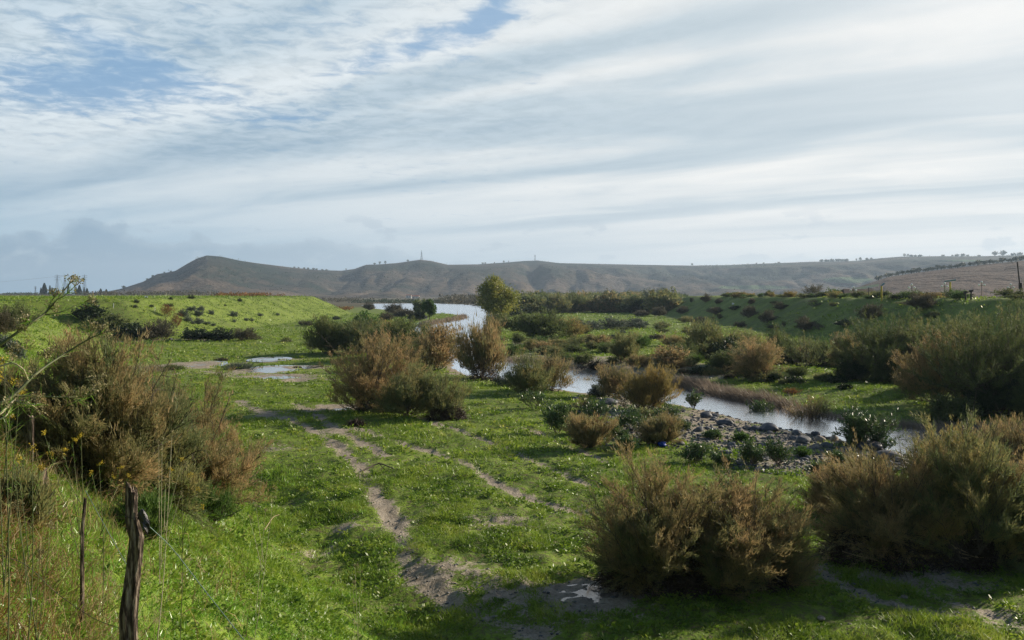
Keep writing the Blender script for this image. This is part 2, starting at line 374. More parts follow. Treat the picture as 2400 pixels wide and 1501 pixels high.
    pm = g.m('MULTIPLY', g.ss(pf, .60, .67), g.m('MULTIPLY', g.ss(z, .028, .045), g.m('SUBTRACT', 1.0, g.ss(z, .07, .10))))
    cloud = g.mix(g.m('MULTIPLY', pm, .55), cloud, g.mix(rt, (.36, .47, .58), (.58, .635, .68)))
    # gaps of blue, upper left; ragged flocks of small cloud in them
    def blob(u, v, ru, rv, rot):
        A = math.atan((u - 1200) / 2100); Z = (690 - v) / math.sqrt(2100 ** 2 + (u - 1200) ** 2 + (690 - v) ** 2); c, s_ = math.cos(rot), math.sin(rot)
        da = g.m('SUBTRACT', az, A); dz = g.m('SUBTRACT', z, Z)
        e1 = g.m('DIVIDE', g.m('ADD', g.m('MULTIPLY', da, c), g.m('MULTIPLY', dz, s_)), ru); e2 = g.m('DIVIDE', g.m('SUBTRACT', g.m('MULTIPLY', dz, c), g.m('MULTIPLY', da, s_)), rv)
        return g.m('EXPONENT', g.m('MULTIPLY', -1.0, g.m('ADD', g.m('MULTIPLY', e1, e1), g.m('MULTIPLY', e2, e2))))
    gap = g.m('MULTIPLY', blob(140, 200, .11, .030, .0), 1.35)
    for q in ((1010, 100, .17, .016, .33), (300, 130, .10, .016, -.3), (690, 275, .07, .012, .1), (1150, 20, .06, .02, .9), (330, 190, .10, .02, -.1), (600, 60, .2, .03, .1)): gap = g.m('ADD', gap, g.m('MULTIPLY', blob(*q), .9 if q[0] not in (330, 600) else .45))
    gap = g.m('ADD', gap, g.m('MULTIPLY', g.m('SUBTRACT', patch, .5), 1.1))
    gap = g.m('ADD', gap, g.m('MULTIPLY', g.m('SUBTRACT', .5, flock), 3.0))
    gap = g.m('MULTIPLY', g.m('MULTIPLY', .78, g.ss(gap, .2, 1.55)), g.m('SUBTRACT', 1.0, g.ss(az, .0, .12)))
    flk = g.m('MULTIPLY', g.m('SUBTRACT', g.ss(flock, .35, .65), .5), g.m('MULTIPLY', g.ss(z, .10, .2), g.m('SUBTRACT', .16, g.m('MULTIPLY', rt, .17))))
    cloud = g.mix(1.0, cloud, g.n('ShaderNodeCombineXYZ', {0: flk, 1: flk, 2: flk}).outputs[0], 'ADD')
    cloud = g.mix(gap, cloud, (.17, .345, .58))
    over = g.ss(z, .335, .47); beh = g.m('SUBTRACT', 1.0, g.ss(y, -.3, .15))  # cloud left out of unseen sky overhead and behind, to weaken its fill light
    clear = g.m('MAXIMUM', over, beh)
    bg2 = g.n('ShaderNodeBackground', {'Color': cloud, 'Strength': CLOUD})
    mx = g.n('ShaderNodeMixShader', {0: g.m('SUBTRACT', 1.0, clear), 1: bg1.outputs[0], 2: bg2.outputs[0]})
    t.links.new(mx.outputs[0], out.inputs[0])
    w.cycles.sampling_method = 'MANUAL'; w.cycles.sample_map_resolution = 512
DENOISE = True
CLOUD = .68
SKYSEED = 23.1
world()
sc.view_settings.view_transform = 'Standard'; sc.view_settings.look = 'None'; sc.view_settings.gamma = 1
sc.view_settings.exposure = .66; sc.view_settings.use_curve_mapping = False
cy = sc.cycles
cy.max_bounces = 5; cy.diffuse_bounces = 2; cy.glossy_bounces = 2; cy.transmission_bounces = 3; cy.volume_bounces = 0; cy.transparent_max_bounces = 4
cy.use_denoising = DENOISE
try: cy.denoiser = 'OPENIMAGEDENOISE'; cy.denoising_input_passes = 'RGB_ALBEDO_NORMAL'; cy.denoising_prefilter = 'NONE'
except Exception: pass
cy.caustics_reflective = False; cy.caustics_refractive = False; cy.sample_clamp_indirect = 3; cy.use_adaptive_sampling = False

# ------------------------------------------------------------------ ground sheet
def axis(lo, hi, s0, k, c=0.0):
    p = [c]; x = c
    while x < hi: x += s0 + k * abs(x - c); p.append(x)
    q = []; x = c
    while x > lo: x -= s0 + k * abs(x - c); q.append(x)
    return np.array(q[::-1] + p)
M_ground = ground_mat()
def build_ground():
    xs = axis(-9000, 9000, .10, .0105); ys = axis(-60, 9000, .10, .0068, 8.0)
    X, Y = np.meshgrid(xs, ys); sh = X.shape
    Xf, Yf = X.ravel(), Y.ravel()
    Z = land(Xf, Yf); D = dirt(Xf, Yf)
    r = np.hypot(Xf, Yf)
    far = sst(330, 600, Yf + .3 * np.abs(Xf)) * sst(380, 520, r)
    Z = Z - sst(2500, 9000, r) * 3
    ny, nx = sh; i = np.arange(nx * ny).reshape(ny, nx)
    q = np.stack([i[:-1, :-1], i[:-1, 1:], i[1:, 1:], i[1:, :-1]], -1).reshape(-1, 4)
    V = np.stack([Xf, Yf, Z], 1)
    # faces of the wheel tracks become the path, the rest the ground: they share every border point
    td = np.full(Xf.shape, 9.0)
    near = (Yf > 10) & (Yf < 120)
    n = fbm(Xf * .9, Yf * .9, 4, 41)
    for P, w in [tw for tw in TRACKS if tw[1] < .5]:
        td[near] = np.minimum(td[near], d_line(Xf[near], Yf[near], P) / (w * 1.3))
    isp = ((td[q] + (n[q] - .5)).mean(1) < 1.0)
    for nm, sel in (('ground', ~isp), ('path', isp)):
        qq = q[sel]; used, inv = np.unique(qq, return_inverse=True)
        me = mesh_np(nm, V[used], inv.reshape(-1, 4), M_ground, {'dirt': D[used], 'far': far[used]}, smooth=True)
        tag(link(nm, me), 'grassy river flat between two raised green banks' if nm == 'ground' else 'bare earth wheel tracks running through the short grass', kind='structure')
    print('ground', sh, 'bare', isp.sum())
build_ground()
M_river = water_mat('river_water')
def water_sheet():
    x0, x1 = -420, 60
    me = mesh_np('water', [(x0, 20, WL), (x1, 20, WL), (x1, 900, WL), (x0, 900, WL)], [[(0, 1, 2, 3)]], M_river)
    # keep only a sheet reaching a little under the banks
    P = np.array(RIVER); c = P.mean(0)
    import mathutils
    from mathutils.geometry import tessellate_polygon
    # widen outline by 2.5 m along its normals
    n = len(P); Q = []
    area = sum(P[i][0] * P[(i + 1) % n][1] - P[(i + 1) % n][0] * P[i][1] for i in range(n))
    s = 1 if area > 0 else -1
    for i in range(n):
        a = P[i] - P[i - 1]; b = P[(i + 1) % n] - P[i]
        na = np.array([a[1], -a[0]]) / (np.hypot(*a) + 1e-9); nb = np.array([b[1], -b[0]]) / (np.hypot(*b) + 1e-9)
        m = na + nb; m /= (np.hypot(*m) + 1e-9); Q.append(P[i] + s * m * np.clip(P[i][1] / 30, 1.8, 4))
    Q = [(float(a), float(b), WL) for a, b in Q]
    tri = tessellate_polygon([[mathutils.Vector(p) for p in Q]])
    me = mesh_np('water', Q, [np.array(tri)], M_river)
    tag(link('water', me), 'muddy grey river winding between the banks', kind='structure')
water_sheet()
M_pud = water_mat('puddle_water', (.12, .11, .095), 1.6, .08, .04)
for k, ((px, py), rx, ry) in enumerate(PUD):
    n = 40; an = np.linspace(0, 2 * np.pi, n, endpoint=False)
    V = [(px, py, -.02)] + [(px + rx * 1.7 * np.cos(t), py + ry * 1.7 * np.sin(t), -.02) for t in an]
    me = mesh_np('puddle', V, [np.array([(0, 1 + i, 1 + (i + 1) % n) for i in range(n)])], M_pud)
    tag(link('puddle', me), kind='structure')

# ------------------------------------------------------------------ hills
M_hill = hill_mat('hill_scrub', [(.38, (.012, .022, .014)), (.47, (.020, .031, .019)), (.53, (.052, .046, .032)), (.58, (.105, .08, .056)), (.66, (.16, .12, .085))])
M_hill2 = hill_mat('hill_ploughed', [(.3, (.06, .05, .04)), (.45, (.10, .075, .058)), (.6, (.14, .10, .075)), (.72, (.17, .13, .09))])
RIDGE = np.array([(-1500, 690), (-200, 690), (170, 690), (250, 684), (285, 677), (310, 669), (335, 661), (368, 643), (410, 636), (440, 618), (462, 606), (485, 599), (520, 602), (560, 611), (600, 617), (680, 627), (740, 633), (800, 635), (830, 631), (858, 621),
    (890, 620), (930, 617), (985, 609), (1010, 612), (1050, 621), (1120, 620), (1180, 616), (1230, 612), (1260, 611), (1310, 617), (1400, 619), (1500, 621), (1620, 623), (1700, 622), (1800, 618), (1900, 614),
    (2000, 612), (2060, 606), (2110, 602), (2200, 601), (2300, 601), (2400, 598), (2600, 594), (3200, 600), (4500, 640)], float)
DISTR = np.array([(-1500, 2000), (250, 2000), (485, 2300), (700, 2700), (985, 2900), (1250, 3300), (1700, 3700), (2400, 3000), (4500, 3000)], float)
def build_hills():
    us = np.linspace(-300, 3600, 1300); tt = np.concatenate([np.linspace(0, 1, 120), np.linspace(1.01, 1.7, 30)])
    global HG
    U, Tt = np.meshgrid(us, tt)
    v = np.interp(U, RIDGE[:, 0], RIDGE[:, 1]); D = np.interp(U, DISTR[:, 0], DISTR[:, 1])
    H = (HV - v) / F * D + EYE
    H = np.where(HV - v < .5, -6, H)
    foot = D * np.interp(U, [-300, 485, 1000, 1600, 2400, 3600], [.72, .62, .48, .42, .38, .4])
    Yr = foot + (D - foot) * Tt
    X = (U - CU) / F * Yr
    a = X / 420; b = Yr / 420
    # spurs and gullies running down the slope, none at the crest
    g1 = np.abs(fbm(X / 260 + .3, Yr / 1500, 4, 91) - .5) * 2; g2 = np.abs(fbm(X / 120, Yr / 420, 4, 95) - .5) * 2
    g3 = fbm(X / 500, Yr / 380, 4, 99)
    p = np.where(Tt <= 1, Tt ** .9 * .25 + .75 * sst(0, 1, Tt), 1 - sst(1.0, 1.7, Tt) * .9)
    env = np.clip(4 * Tt * (1 - Tt), 0, 1) * (Tt <= 1)
    rel = (g1 - .35) * .52 + (g2 - .35) * .22 + (g3 - .5) * .5
    Z = H * (p + rel * env * 1.0) - 3
    Z = np.minimum(Z, H * (.15 + .85 * np.clip(Tt, 0, 1)) + (Tt > 1) * 0 + 0)
    Z = np.where(Tt <= 1, np.minimum(Z, EYE + (H - EYE) * (Yr / D) * .985 + 0 * Z) * (Tt < 1) + H * (Tt >= 1), Z)
    ny, nx = Z.shape; i = np.arange(nx * ny).reshape(ny, nx)
    q = np.stack([i[:-1, :-1], i[:-1, 1:], i[1:, 1:], i[1:, :-1]], -1).reshape(-1, 4)
    vv = HV - (Z - EYE) / Yr * F
    gr = np.exp(-(((U - 1770) / 110) ** 2 + ((vv - 674) / 6) ** 2)) + np.exp(-(((U - 1990) / 75) ** 2 + ((vv - 657) / 9) ** 2)) + .8 * np.exp(-(((U - 2250) / 90) ** 2 + ((vv - 612) / 4) ** 2)) + 0
    HG = (U, vv, X, Yr, Z)
    me = mesh_np('hills', np.stack([X, Yr, Z], -1).reshape(-1, 3), q, M_hill, {'green': gr.ravel()}, smooth=True)
    tag(link('hills', me), 'long line of dry brown and olive hills beyond the river', kind='structure')
RIDGE2 = np.array([(1700, 700), (1880, 697), (1960, 688), (2020, 668), (2080, 648), (2150, 637), (2200, 631), (2300, 619), (2400, 609), (2700, 596), (3200, 590), (3800, 640)], float)
def build_hill2():
    us = np.linspace(1700, 3800, 500); tt = np.concatenate([np.linspace(0, 1, 60), np.linspace(1.02, 1.8, 24)])
    U, Tt = np.meshgrid(us, tt); v = np.interp(U, RIDGE2[:, 0], RIDGE2[:, 1]); D = 1000.0 + 0 * U
    H = (HV - v) / F * D + EYE
    Yr = 480 + (D - 480) * Tt; X = (U - CU) / F * Yr
    p = np.where(Tt <= 1, .45 * Tt + .55 * sst(0, 1, Tt), 1 - sst(1, 1.8, Tt))
    rel = (fbm(X / 90, Yr / 200, 4, 61) - .5) * .35
    Z = H * p + rel * np.clip(4 * Tt * (1 - Tt), 0, 1) * (Tt <= 1) * np.maximum(H, 0) - 1
    ny, nx = Z.shape; i = np.arange(nx * ny).reshape(ny, nx)
    q = np.stack([i[:-1, :-1], i[:-1, 1:], i[1:, 1:], i[1:, :-1]], -1).reshape(-1, 4)
    vv = HV - (Z - EYE) / Yr * F
    gr = np.exp(-((vv - (697 - (U - 1900) * .18)) / 3.5) ** 2) * (U < 2060)
    me = mesh_np('hills', np.stack([X, Yr, Z], -1).reshape(-1, 3), q, M_hill2, {'green': gr.ravel()}, smooth=True)
    tag(link('hills', me), 'nearer brown ploughed hillside on the right', kind='structure')
build_hills(); build_hill2()
def build_haze():
    m, t, out = nt('haze_air'); g = G(t)
    v = g.n('ShaderNodeVolumePrincipled', {'Color': (.62, .80, 1.0, 1), 'Density': HAZE, 'Anisotropy': .2})
    t.links.new(v.outputs[0], out.inputs['Volume'])
    a, b, c0, c1 = -9500, 9500, -12, 330
    V = [(a, a, c0), (b, a, c0), (b, b, c0), (a, b, c0), (a, a, c1), (b, a, c1), (b, b, c1), (a, b, c1)]
    me = mesh_np('haze', V, [np.array([(0, 3, 2, 1), (4, 5, 6, 7), (0, 1, 5, 4), (1, 2, 6, 5), (2, 3, 7, 6), (3, 0, 4, 7)])], m)
    tag(link('haze', me), 'thin pale haze in the air', kind='stuff')
HAZE = 1.15e-4
build_haze()
print('stage1', time.time() - T0)
# ------------------------------------------------------------------ plants: meshes made of twigs and thousands of small leaves
def unit(v): return v / (np.linalg.norm(v, axis=-1, keepdims=True) + 1e-9)
def rnd_dir(n, r): return unit(r.normal(size=(n, 3)))
def blades(B, D, L, W, r):                 # one narrow triangle each
    n = len(B); S = unit(np.cross(D, rnd_dir(n, r))) * (W[:, None] * .5)
    V = np.stack([B - S, B + S, B + D * L[:, None]], 1).reshape(-1, 3)
    return V, np.arange(3 * n).reshape(-1, 3)
def bent(B, D, L, W, r, droop=.4):         # a curved blade: quad + tip
    n = len(B); S = unit(np.cross(D, rnd_dir(n, r))) * (W[:, None] * .5)
    M = B + D * L[:, None] * .55; D2 = unit(D + np.array([0, 0, -droop]) + .3 * np.cross(S, D) / (np.abs(W).mean() + 1e-6))
    Tp = M + D2 * L[:, None] * .5
    V = np.stack([B - S, B + S, M + S * .7, M - S * .7, Tp], 1).reshape(-1, 3); k = np.arange(n)[:, None] * 5
    return V, (np.hstack([k, k + 1, k + 2, k + 3]), np.hstack([k + 3, k + 2, k + 4]))
def leaves(B, D, L, W, r):                 # lens-shaped leaf
    n = len(B); S = unit(np.cross(D, rnd_dir(n, r))) * (W[:, None] * .5)
    M = B + D * L[:, None] * .45
    V = np.stack([B, M + S, B + D * L[:, None], M - S], 1).reshape(-1, 3)
    return V, np.arange(4 * n).reshape(-1, 4)
def tubes(paths, sides=4):                 # paths: list of (points (k,3), radii (k,))
    Vs, Fs, o = [], [], 0
    an = np.linspace(0, 2 * np.pi, sides, endpoint=False)
    for P, ra in paths:
        P = np.asarray(P, float); ra = np.asarray(ra, float); k = len(P)
        T = unit(np.gradient(P, axis=0)); ref = np.array([.3, .9, .31]) if abs(T[0][2]) > .8 else np.array([0, 0, 1.])
        A = unit(np.cross(T, ref)); Bn = np.cross(T, A)
        V = P[:, None] + ra[:, None, None] * (np.cos(an)[None, :, None] * A[:, None] + np.sin(an)[None, :, None] * Bn[:, None])
        i = np.arange(k * sides).reshape(k, sides) + o
        q = np.stack([i[:-1], np.roll(i[:-1], -1, 1), np.roll(i[1:], -1, 1), i[1:]], -1).reshape(-1, 4)
        Vs.append(V.reshape(-1, 3)); Fs.append(q); o += k * sides
    return np.concatenate(Vs), np.concatenate(Fs)
def bez(a, b, c, n=6):
    t = np.linspace(0, 1, n)[:, None]; return (1 - t) ** 2 * a + 2 * t * (1 - t) * b + t * t * c
STY = {  # lobes, limbs, twigs per limb, leaves per twig, leaf length and width, twig length, spray (spread), up
 'tam':   dict(lobes=9, limbs=17, tw=13, lv=30, L=.11, W=.0135, tl=.40, spread=.55, up=.45, form='blade', low=.25),
 'fan':   dict(lobes=7, limbs=16, tw=11, lv=24, L=.14, W=.014, tl=.50, spread=.32, up=.75, form='blade', low=.1),
 'bare':  dict(lobes=6, limbs=14, tw=9, lv=7, L=.10, W=.014, tl=.45, spread=.45, up=.6, form='blade', low=.1),
 'ole':   dict(lobes=6, limbs=9, tw=6, lv=10, L=.15, W=.034, tl=.28, spread=.8, up=.6, form='leaf', low=.2),
 'dense': dict(lobes=9, limbs=14, tw=12, lv=14, L=.10, W=.05, tl=.3, spread=1.1, up=.2, form='leaf', low=-.1),
 'grey':  dict(lobes=7, limbs=12, tw=10, lv=14, L=.09, W=.03, tl=.25, spread=.9, up=.4, form='leaf', low=0),
}
def shrub_geo(seed, w, h, sty, lod=1.0, fill=1.0, lean=0.0, depth=.85, n_lobes=None):
    """lod > 1: fewer and larger leaves for plants far away"""
    r = np.random.default_rng(seed); S = STY[sty]; nl = n_lobes or S['lobes']
    hw = w / 2; paths = []; B = []; D = []; tint = []
    lob = []
    nsk = 0 if sty in ('ole', 'bare') and nl < 9 else 4
    for i in range(nl + nsk):
        a = 2.399 * i + r.random() * .8
        if i < nl:
            rr = hw * .66 * math.sqrt((i + .3) / nl) * r.uniform(.8, 1.1)
            top = h * (1 - .42 * (rr / hw) ** 1.6) * r.uniform(.58, 1.06); lz = top * r.uniform(.30, .42)
            lr = hw * r.uniform(.28, .42)
            if sty == 'fan': rr *= .8; lz = top * .36
            zc = top - lz * .95
        else:                                # skirt reaching down to the grass
            rr = hw * r.uniform(.45, .68); lz = h * .2; zc = h * r.uniform(.18, .3); lr = hw * .3
            if sty == 'fan': rr *= .6
        lob.append((np.array([np.cos(a) * rr, np.sin(a) * rr * depth, zc]), lr, lz))
    sc_ = math.sqrt(max(w * h, .05)) / 3.0
    tl = S['tl'] * min(1.0, .35 + sc_); LL = S['L'] * (.6 + .4 * min(1, sc_)) * lod ** .55; WW = S['W'] * lod
    nlimb = max(4, int(S['limbs'] * (1 if lod < 2 else .75))); ntw = max(3, int(S['tw'] * (1 if lod < 1.5 else .7) * min(1.3, .55 + sc_ * .6)))
    nlv = max(3, int(S['lv'] * fill / lod ** 1.2))
    for (c, lr, lz) in lob:
        b0 = np.array([r.normal() * .05 * w, r.normal() * .05 * w, -.05]); hub = c * np.array([.75, .75, .55]) + r.normal(size=3) * .04 * w
        ctl = np.array([hub[0] * .45, hub[1] * .45, hub[2] * .6])
        r0 = .012 * w * .5 + .012
        P = bez(b0, ctl, hub, 6); P[1:-1] += r.normal(size=(4, 3)) * .015 * w
        paths.append((P, np.linspace(r0, r0 * .6, 6)))
        for k in range(nlimb):
            d = rnd_dir(1, r)[0]; d[2] = abs(d[2]) if r.random() < .62 else d[2] * (.9 if S['low'] > .15 else 1)
            tgt = c + d * np.array([lr, lr * depth, lz]) * (r.uniform(.65, 1.18) if r.random() > .13 else r.uniform(1.15, 1.5))
            tgt[0] += lean * tgt[2]; tgt[2] = np.clip(tgt[2], h * .06, h * 1.08)
            s = P[r.integers(2, 6)]; mid = (s + tgt) / 2 + np.array([0, 0, (-.1 + .2 * S['up']) * lr]) + r.normal(size=3) * .06 * lr
            Q = bez(s, mid, tgt, 6); Q[1:-1] += r.normal(size=(4, 3)) * .02 * w * .5
            paths.append((Q, np.linspace(r0 * .42, .006 * max(1, lod * .6), 6)))
            lt = r.normal() * .22 + .5
            tt = r.uniform(.3, 1.0, ntw); ix = tt * 5; i0 = np.minimum(ix.astype(int), 4); fr = (ix - i0)[:, None]
            tb = Q[i0] * (1 - fr) + Q[i0 + 1] * fr
            ax = unit(tgt - s)
            td = unit(ax * .8 + rnd_dir(ntw, r) * S['spread'] * 1.1 + np.array([0, 0, S['up']]) * .7)
            tll = tl * r.uniform(.5, 1.2, ntw)
            if lod < 1.3:
                for j in range(0, ntw, 2): paths.append((np.stack([tb[j], tb[j] + td[j] * tll[j] * .8]), np.array([.006, .003])))
            u = r.random((ntw, nlv)); pb = tb[:, None] + td[:, None] * (u * tll[:, None])[..., None] + r.normal(size=(ntw, nlv, 3)) * .02 * lod
            dd = unit(td[:, None] + r.normal(size=(ntw, nlv, 3)) * S['spread'] * .7 + np.array([0, 0, S['up'] * .3]))
            B.append(pb.reshape(-1, 3)); D.append(dd.reshape(-1, 3)); tint.append(np.clip(lt + r.normal(size=ntw * nlv) * .16, 0, 1))
    if lod < 2.5 and sty in ('tam', 'fan'):   # bare dead limbs poking out
        for k in range(7):
            a = r.uniform(0, 6.28); e = np.array([np.cos(a) * hw * r.uniform(.4, 1.0), np.sin(a) * hw * .8 * r.uniform(.4, 1.0), h * r.uniform(.5, .98)]); s0 = e * np.array([.25, .25, .3])
            q = bez(s0, (s0 + e) / 2 + r.normal(size=3) * .08 * w, e, 7); paths.append((q, np.linspace(.014, .004, 7)))
            for j in range(4): paths.append((np.stack([q[3 + j % 4], q[3 + j % 4] + unit(e - s0 + r.normal(size=3) * .7 * w) * .09 * w]), np.array([.006, .002])))
    B = np.concatenate(B); D = np.concatenate(D); tint = np.concatenate(tint)
    keep = B[:, 2] > .0; B, D, tint = B[keep], D[keep], tint[keep]
    x0, x1 = np.percentile(B[:, 0], [2, 98]); z1 = np.percentile(B[:, 2], 99.3)
    kx = w / (x1 - x0) * .97; kz = h / z1 * .97; ks = np.array([kx, kx, kz]); sh_ = np.array([-(x0 + x1) / 2 * kx * (0 if lean else .8), 0, 0])
    B = B * ks; B[:, :2] += sh_[:2] * np.clip(B[:, 2:3] / (h * .4), 0, 1)
    paths = [(np.asarray(p) * ks + sh_ * np.clip((np.asarray(p)[:, 2:3] * kz) / (h * .4), 0, 1), q) for p, q in paths]
    n = len(B); L = LL * r.uniform(.6, 1.4, n); Wd = WW * r.uniform(.7, 1.4, n)
    if S['form'] == 'blade': V, Fc = blades(B, D, L, Wd, r); tn = np.repeat(tint, 3)
    else: V, Fc = leaves(B, D, L, Wd, r); tn = np.repeat(tint, 4)
    bv, bf = tubes(paths, 4 if lod < 1.5 else 3)
    return V, Fc, tn, bv, bf
M_bark = plain('bark_dark', [(.3, (.05, .04, .03)), (.7, (.16, .13, .10))], 9, .9, .6)
M_tam = foliage_mat('foliage_tamarisk', [(.0, (0.122, 0.152, 0.061)), (.3, (0.220, 0.201, 0.085)), (.55, (0.354, 0.262, 0.122)), (.8, (0.451, 0.299, 0.146)), (1, (0.537, 0.390, 0.220))], .45, amp=.9, off=.40)
M_tamol = foliage_mat('foliage_tamarisk_olive', [(.0, (0.098, 0.140, 0.061)), (.4, (0.183, 0.207, 0.079)), (.7, (0.305, 0.256, 0.098)), (1, (0.427, 0.305, 0.110))], .45, amp=.9, off=.42)
M_yel = foliage_mat('foliage_amber', [(.0, (.13, .14, .045)), (.4, (.24, .20, .07)), (.75, (.37, .27, .09)), (1, (.46, .30, .09))], .45)
M_olive = foliage_mat('foliage_olive', [(.0, (0.063, 0.092, 0.034)), (.5, (0.115, 0.149, 0.048)), (1, (0.207, 0.196, 0.069))], .4)
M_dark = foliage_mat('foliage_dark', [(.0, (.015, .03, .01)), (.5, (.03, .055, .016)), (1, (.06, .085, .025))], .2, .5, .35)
M_green = foliage_mat('foliage_green', [(.0, (0.046, 0.098, 0.021)), (.5, (0.086, 0.161, 0.032)), (1, (0.161, 0.218, 0.046))], .35)
M_ole = foliage_mat('foliage_oleander', [(.0, (0.040, 0.086, 0.029)), (.5, (0.081, 0.144, 0.040)), (1, (0.184, 0.196, 0.057))], .25, .38, .6)
M_grey = foliage_mat('foliage_greygreen', [(.0, (.06, .085, .06)), (.5, (.11, .14, .10)), (1, (.17, .19, .14))], .2)
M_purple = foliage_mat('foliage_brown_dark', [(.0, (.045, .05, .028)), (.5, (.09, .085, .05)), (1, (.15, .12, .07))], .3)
M_rust = foliage_mat('foliage_rust', [(.0, (.10, .08, .02)), (.5, (.22, .11, .035)), (1, (.32, .14, .04))], .35)
M_tree = foliage_mat('foliage_tree', [(.0, (0.103, 0.149, 0.029)), (.45, (0.207, 0.241, 0.052)), (.8, (0.345, 0.310, 0.069)), (1, (0.437, 0.322, 0.069))], .45, .45, .4)
MATS = dict(tam=M_tam, tol=M_tamol, yel=M_yel, oli=M_olive, dark=M_dark, green=M_green, ole=M_ole, grey=M_grey, pur=M_purple, rust=M_rust)
_cache = {}
def place_shrub(u, v, w_px, h_px, sty, mat, label=None, cat='shrub', group=None, name=None, seed=None, fill=1.0, lean=0.0, pos=None, depth=.85, n_lobes=None, sink=0.05):
    """one plant whose foot stands on the ground seen at (u, v)"""
    x, y, z = pos if pos else hit(u, v)
    w = w_px / F * y; h = h_px / F * y
    lod = max(1.0, y / 32) if sty != 'x' else 1
    near = y < 75
    nm = name or {'tam': 'tamarisk', 'fan': 'tamarisk', 'bare': 'bare_shrub', 'ole': 'oleander', 'dense': 'evergreen_bush', 'grey': 'saltbush'}[sty]
    if near or seed is not None:
        key = (seed or int(u * 7 + v * 13), sty, mat, 'own', round(w, 2)); sw, sh = w, h
        if lod > 6: lod = 6
    else:                                    # far plants share a few shapes per kind, stretched to their own size
        b = 0 if y < 130 else (1 if y < 260 else 2)
        lod = (3.0, 5.5, 10.0)[b]; ref = (3.2, 4.0, 5.0)[b]
        key = (int(u * 3 + v) % 4, sty, mat, b); sw, sh = ref, ref * .78
    if key not in _cache:
        V, Fc, tn, bv, bf = shrub_geo(key[0] + 11, sw, sh, sty, lod, fill, lean, depth, n_lobes)
        if near:                              # follow the slope of the ground
            e = .8; gx = (zat(x + e, y) - zat(x - e, y)) / (2 * e); gy = (zat(x, y + e) - zat(x, y - e)) / (2 * e)
            for A in (V, bv): A[:, 2] += (gx * A[:, 0] + gy * A[:, 1]) * np.clip(1 - A[:, 2] / h, 0, 1)
        if near or h_px > 45:
            _cache[key] = (mesh_np(nm + '_foliage', V, Fc, MATS[mat], {'tint': tn}), mesh_np(nm + '_stems', bv, bf, M_bark))
        else:
            me = mesh_np(nm, np.concatenate([V, bv]), [Fc, bf + len(V)], MATS[mat], {'tint': np.concatenate([tn, np.zeros(len(bv))])})
            me.materials.append(M_bark); mi = np.zeros(len(Fc) + len(bf), np.int32); mi[len(Fc):] = 1
            me.polygons.foreach_set('material_index', mi); _cache[key] = (me, None)
    m1, m2 = _cache[key]
    s = (w / sw, w / sw, h / sh); rz = 0.0 if (near or seed is not None) else random.Random(int(u * 31 + v)).uniform(0, 6.28)
    if m2:
        root = empty(nm, (x, y, z - sink), rz, s); link('foliage', m1, root); link('stems', m2, root)
    else:
        root = link(nm, m1, None, (x, y, z - sink), rz, s)
    tag(root, label, cat, group); return root
SH = place_shrub
# ------------------------------------------------------------------ the plants of the place, one by one
# left bank, near
SH(205, 1140, 330, 345, 'tam', 'tam', 'large ginger brown tamarisk on the near left bank, behind the weathered post', 'tamarisk', fill=1.25)
SH(330, 1160, 250, 290, 'tam', 'tol', 'middle olive brown tamarisk linking the two others on the near left bank', 'tamarisk', fill=.9)
SH(435, 1180, 250, 290, 'tam', 'tam', 'lower right tamarisk of the near left pair, its feathery branches reaching over the grass', 'tamarisk', fill=1.1)
# front right
SH(1570, 1378, 340, 300, 'tam', 'tam', 'big brown tamarisk standing over driftwood in the right foreground', 'tamarisk', fill=1.1)
SH(1745, 1372, 260, 235, 'tam', 'tam', 'lower rounded tamarisk joined to the right of the big foreground one', 'tamarisk', fill=1.1)
SH(1968, 1215, 130, 125, 'tam', 'tam', 'small round tamarisk at the left end of the foreground thicket on the right', 'tamarisk')
SH(2085, 1318, 270, 255, 'tam', 'tam', 'broad brown tamarisk over dark drift debris in the right foreground thicket', 'tamarisk', fill=1.1)
SH(2275, 1325, 270, 330, 'tam', 'tol', 'tallest tamarisk of the right foreground thicket, with dark upright limbs', 'tamarisk', fill=1.1)
SH(2440, 1330, 200, 250, 'tam', 'tam', 'tamarisk cut by the right edge of the photo, end of the foreground thicket', 'tamarisk')
SH(2360, 1110, 170, 130, 'fan', 'tam', 'brown tamarisk by the water at the far right, behind the foreground thicket', 'tamarisk')
SH(2245, 1100, 80, 90, 'fan', 'yel', 'slim amber tamarisk by the water, behind the foreground thicket', 'tamarisk')
# central clump
SH(880, 962, 190, 178, 'tam', 'tam', 'tallest ginger tamarisk of the central clump on the flat', 'tamarisk', fill=1.3)
SH(960, 978, 130, 120, 'tam', 'tol', 'olive shrub in the front of the central clump', 'tamarisk')
SH(1040, 980, 105, 105, 'fan', 'tol', 'wispy olive tamarisk with pale dead canes at the right of the central clump', 'tamarisk', fill=.7)
SH(1028, 868, 130, 105, 'tam', 'tam', 'dark brown tamarisk beside the water behind the central clump', 'tamarisk')
SH(770, 830, 95, 85, 'tam', 'oli', 'dark olive bush at the left end of the thicket behind the central clump', 'bush', fill=1.2)
SH(850, 828, 110, 80, 'tam', 'tol', 'olive brown bush in the thicket behind the central clump, left of its middle', 'bush')
SH(925, 845, 120, 95, 'tam', 'oli', 'green bush in the middle of the thicket behind the central clump', 'bush', fill=1.2)
SH(985, 838, 100, 80, 'tam', 'tol', 'olive bush at the right of the thicket behind the central clump', 'bush')
SH(852, 782, 70, 48, 'dense', 'green', 'bright green bush rising above the thicket on the left of the river', 'bush')
SH(900, 790, 90, 40, 'tam', 'yel', 'amber tinged low bush behind the thicket near the river bend', 'bush')
SH(728, 824, 35, 32, 'bare', 'pur', 'small dark twiggy bush at the foot of the thicket', 'bush')
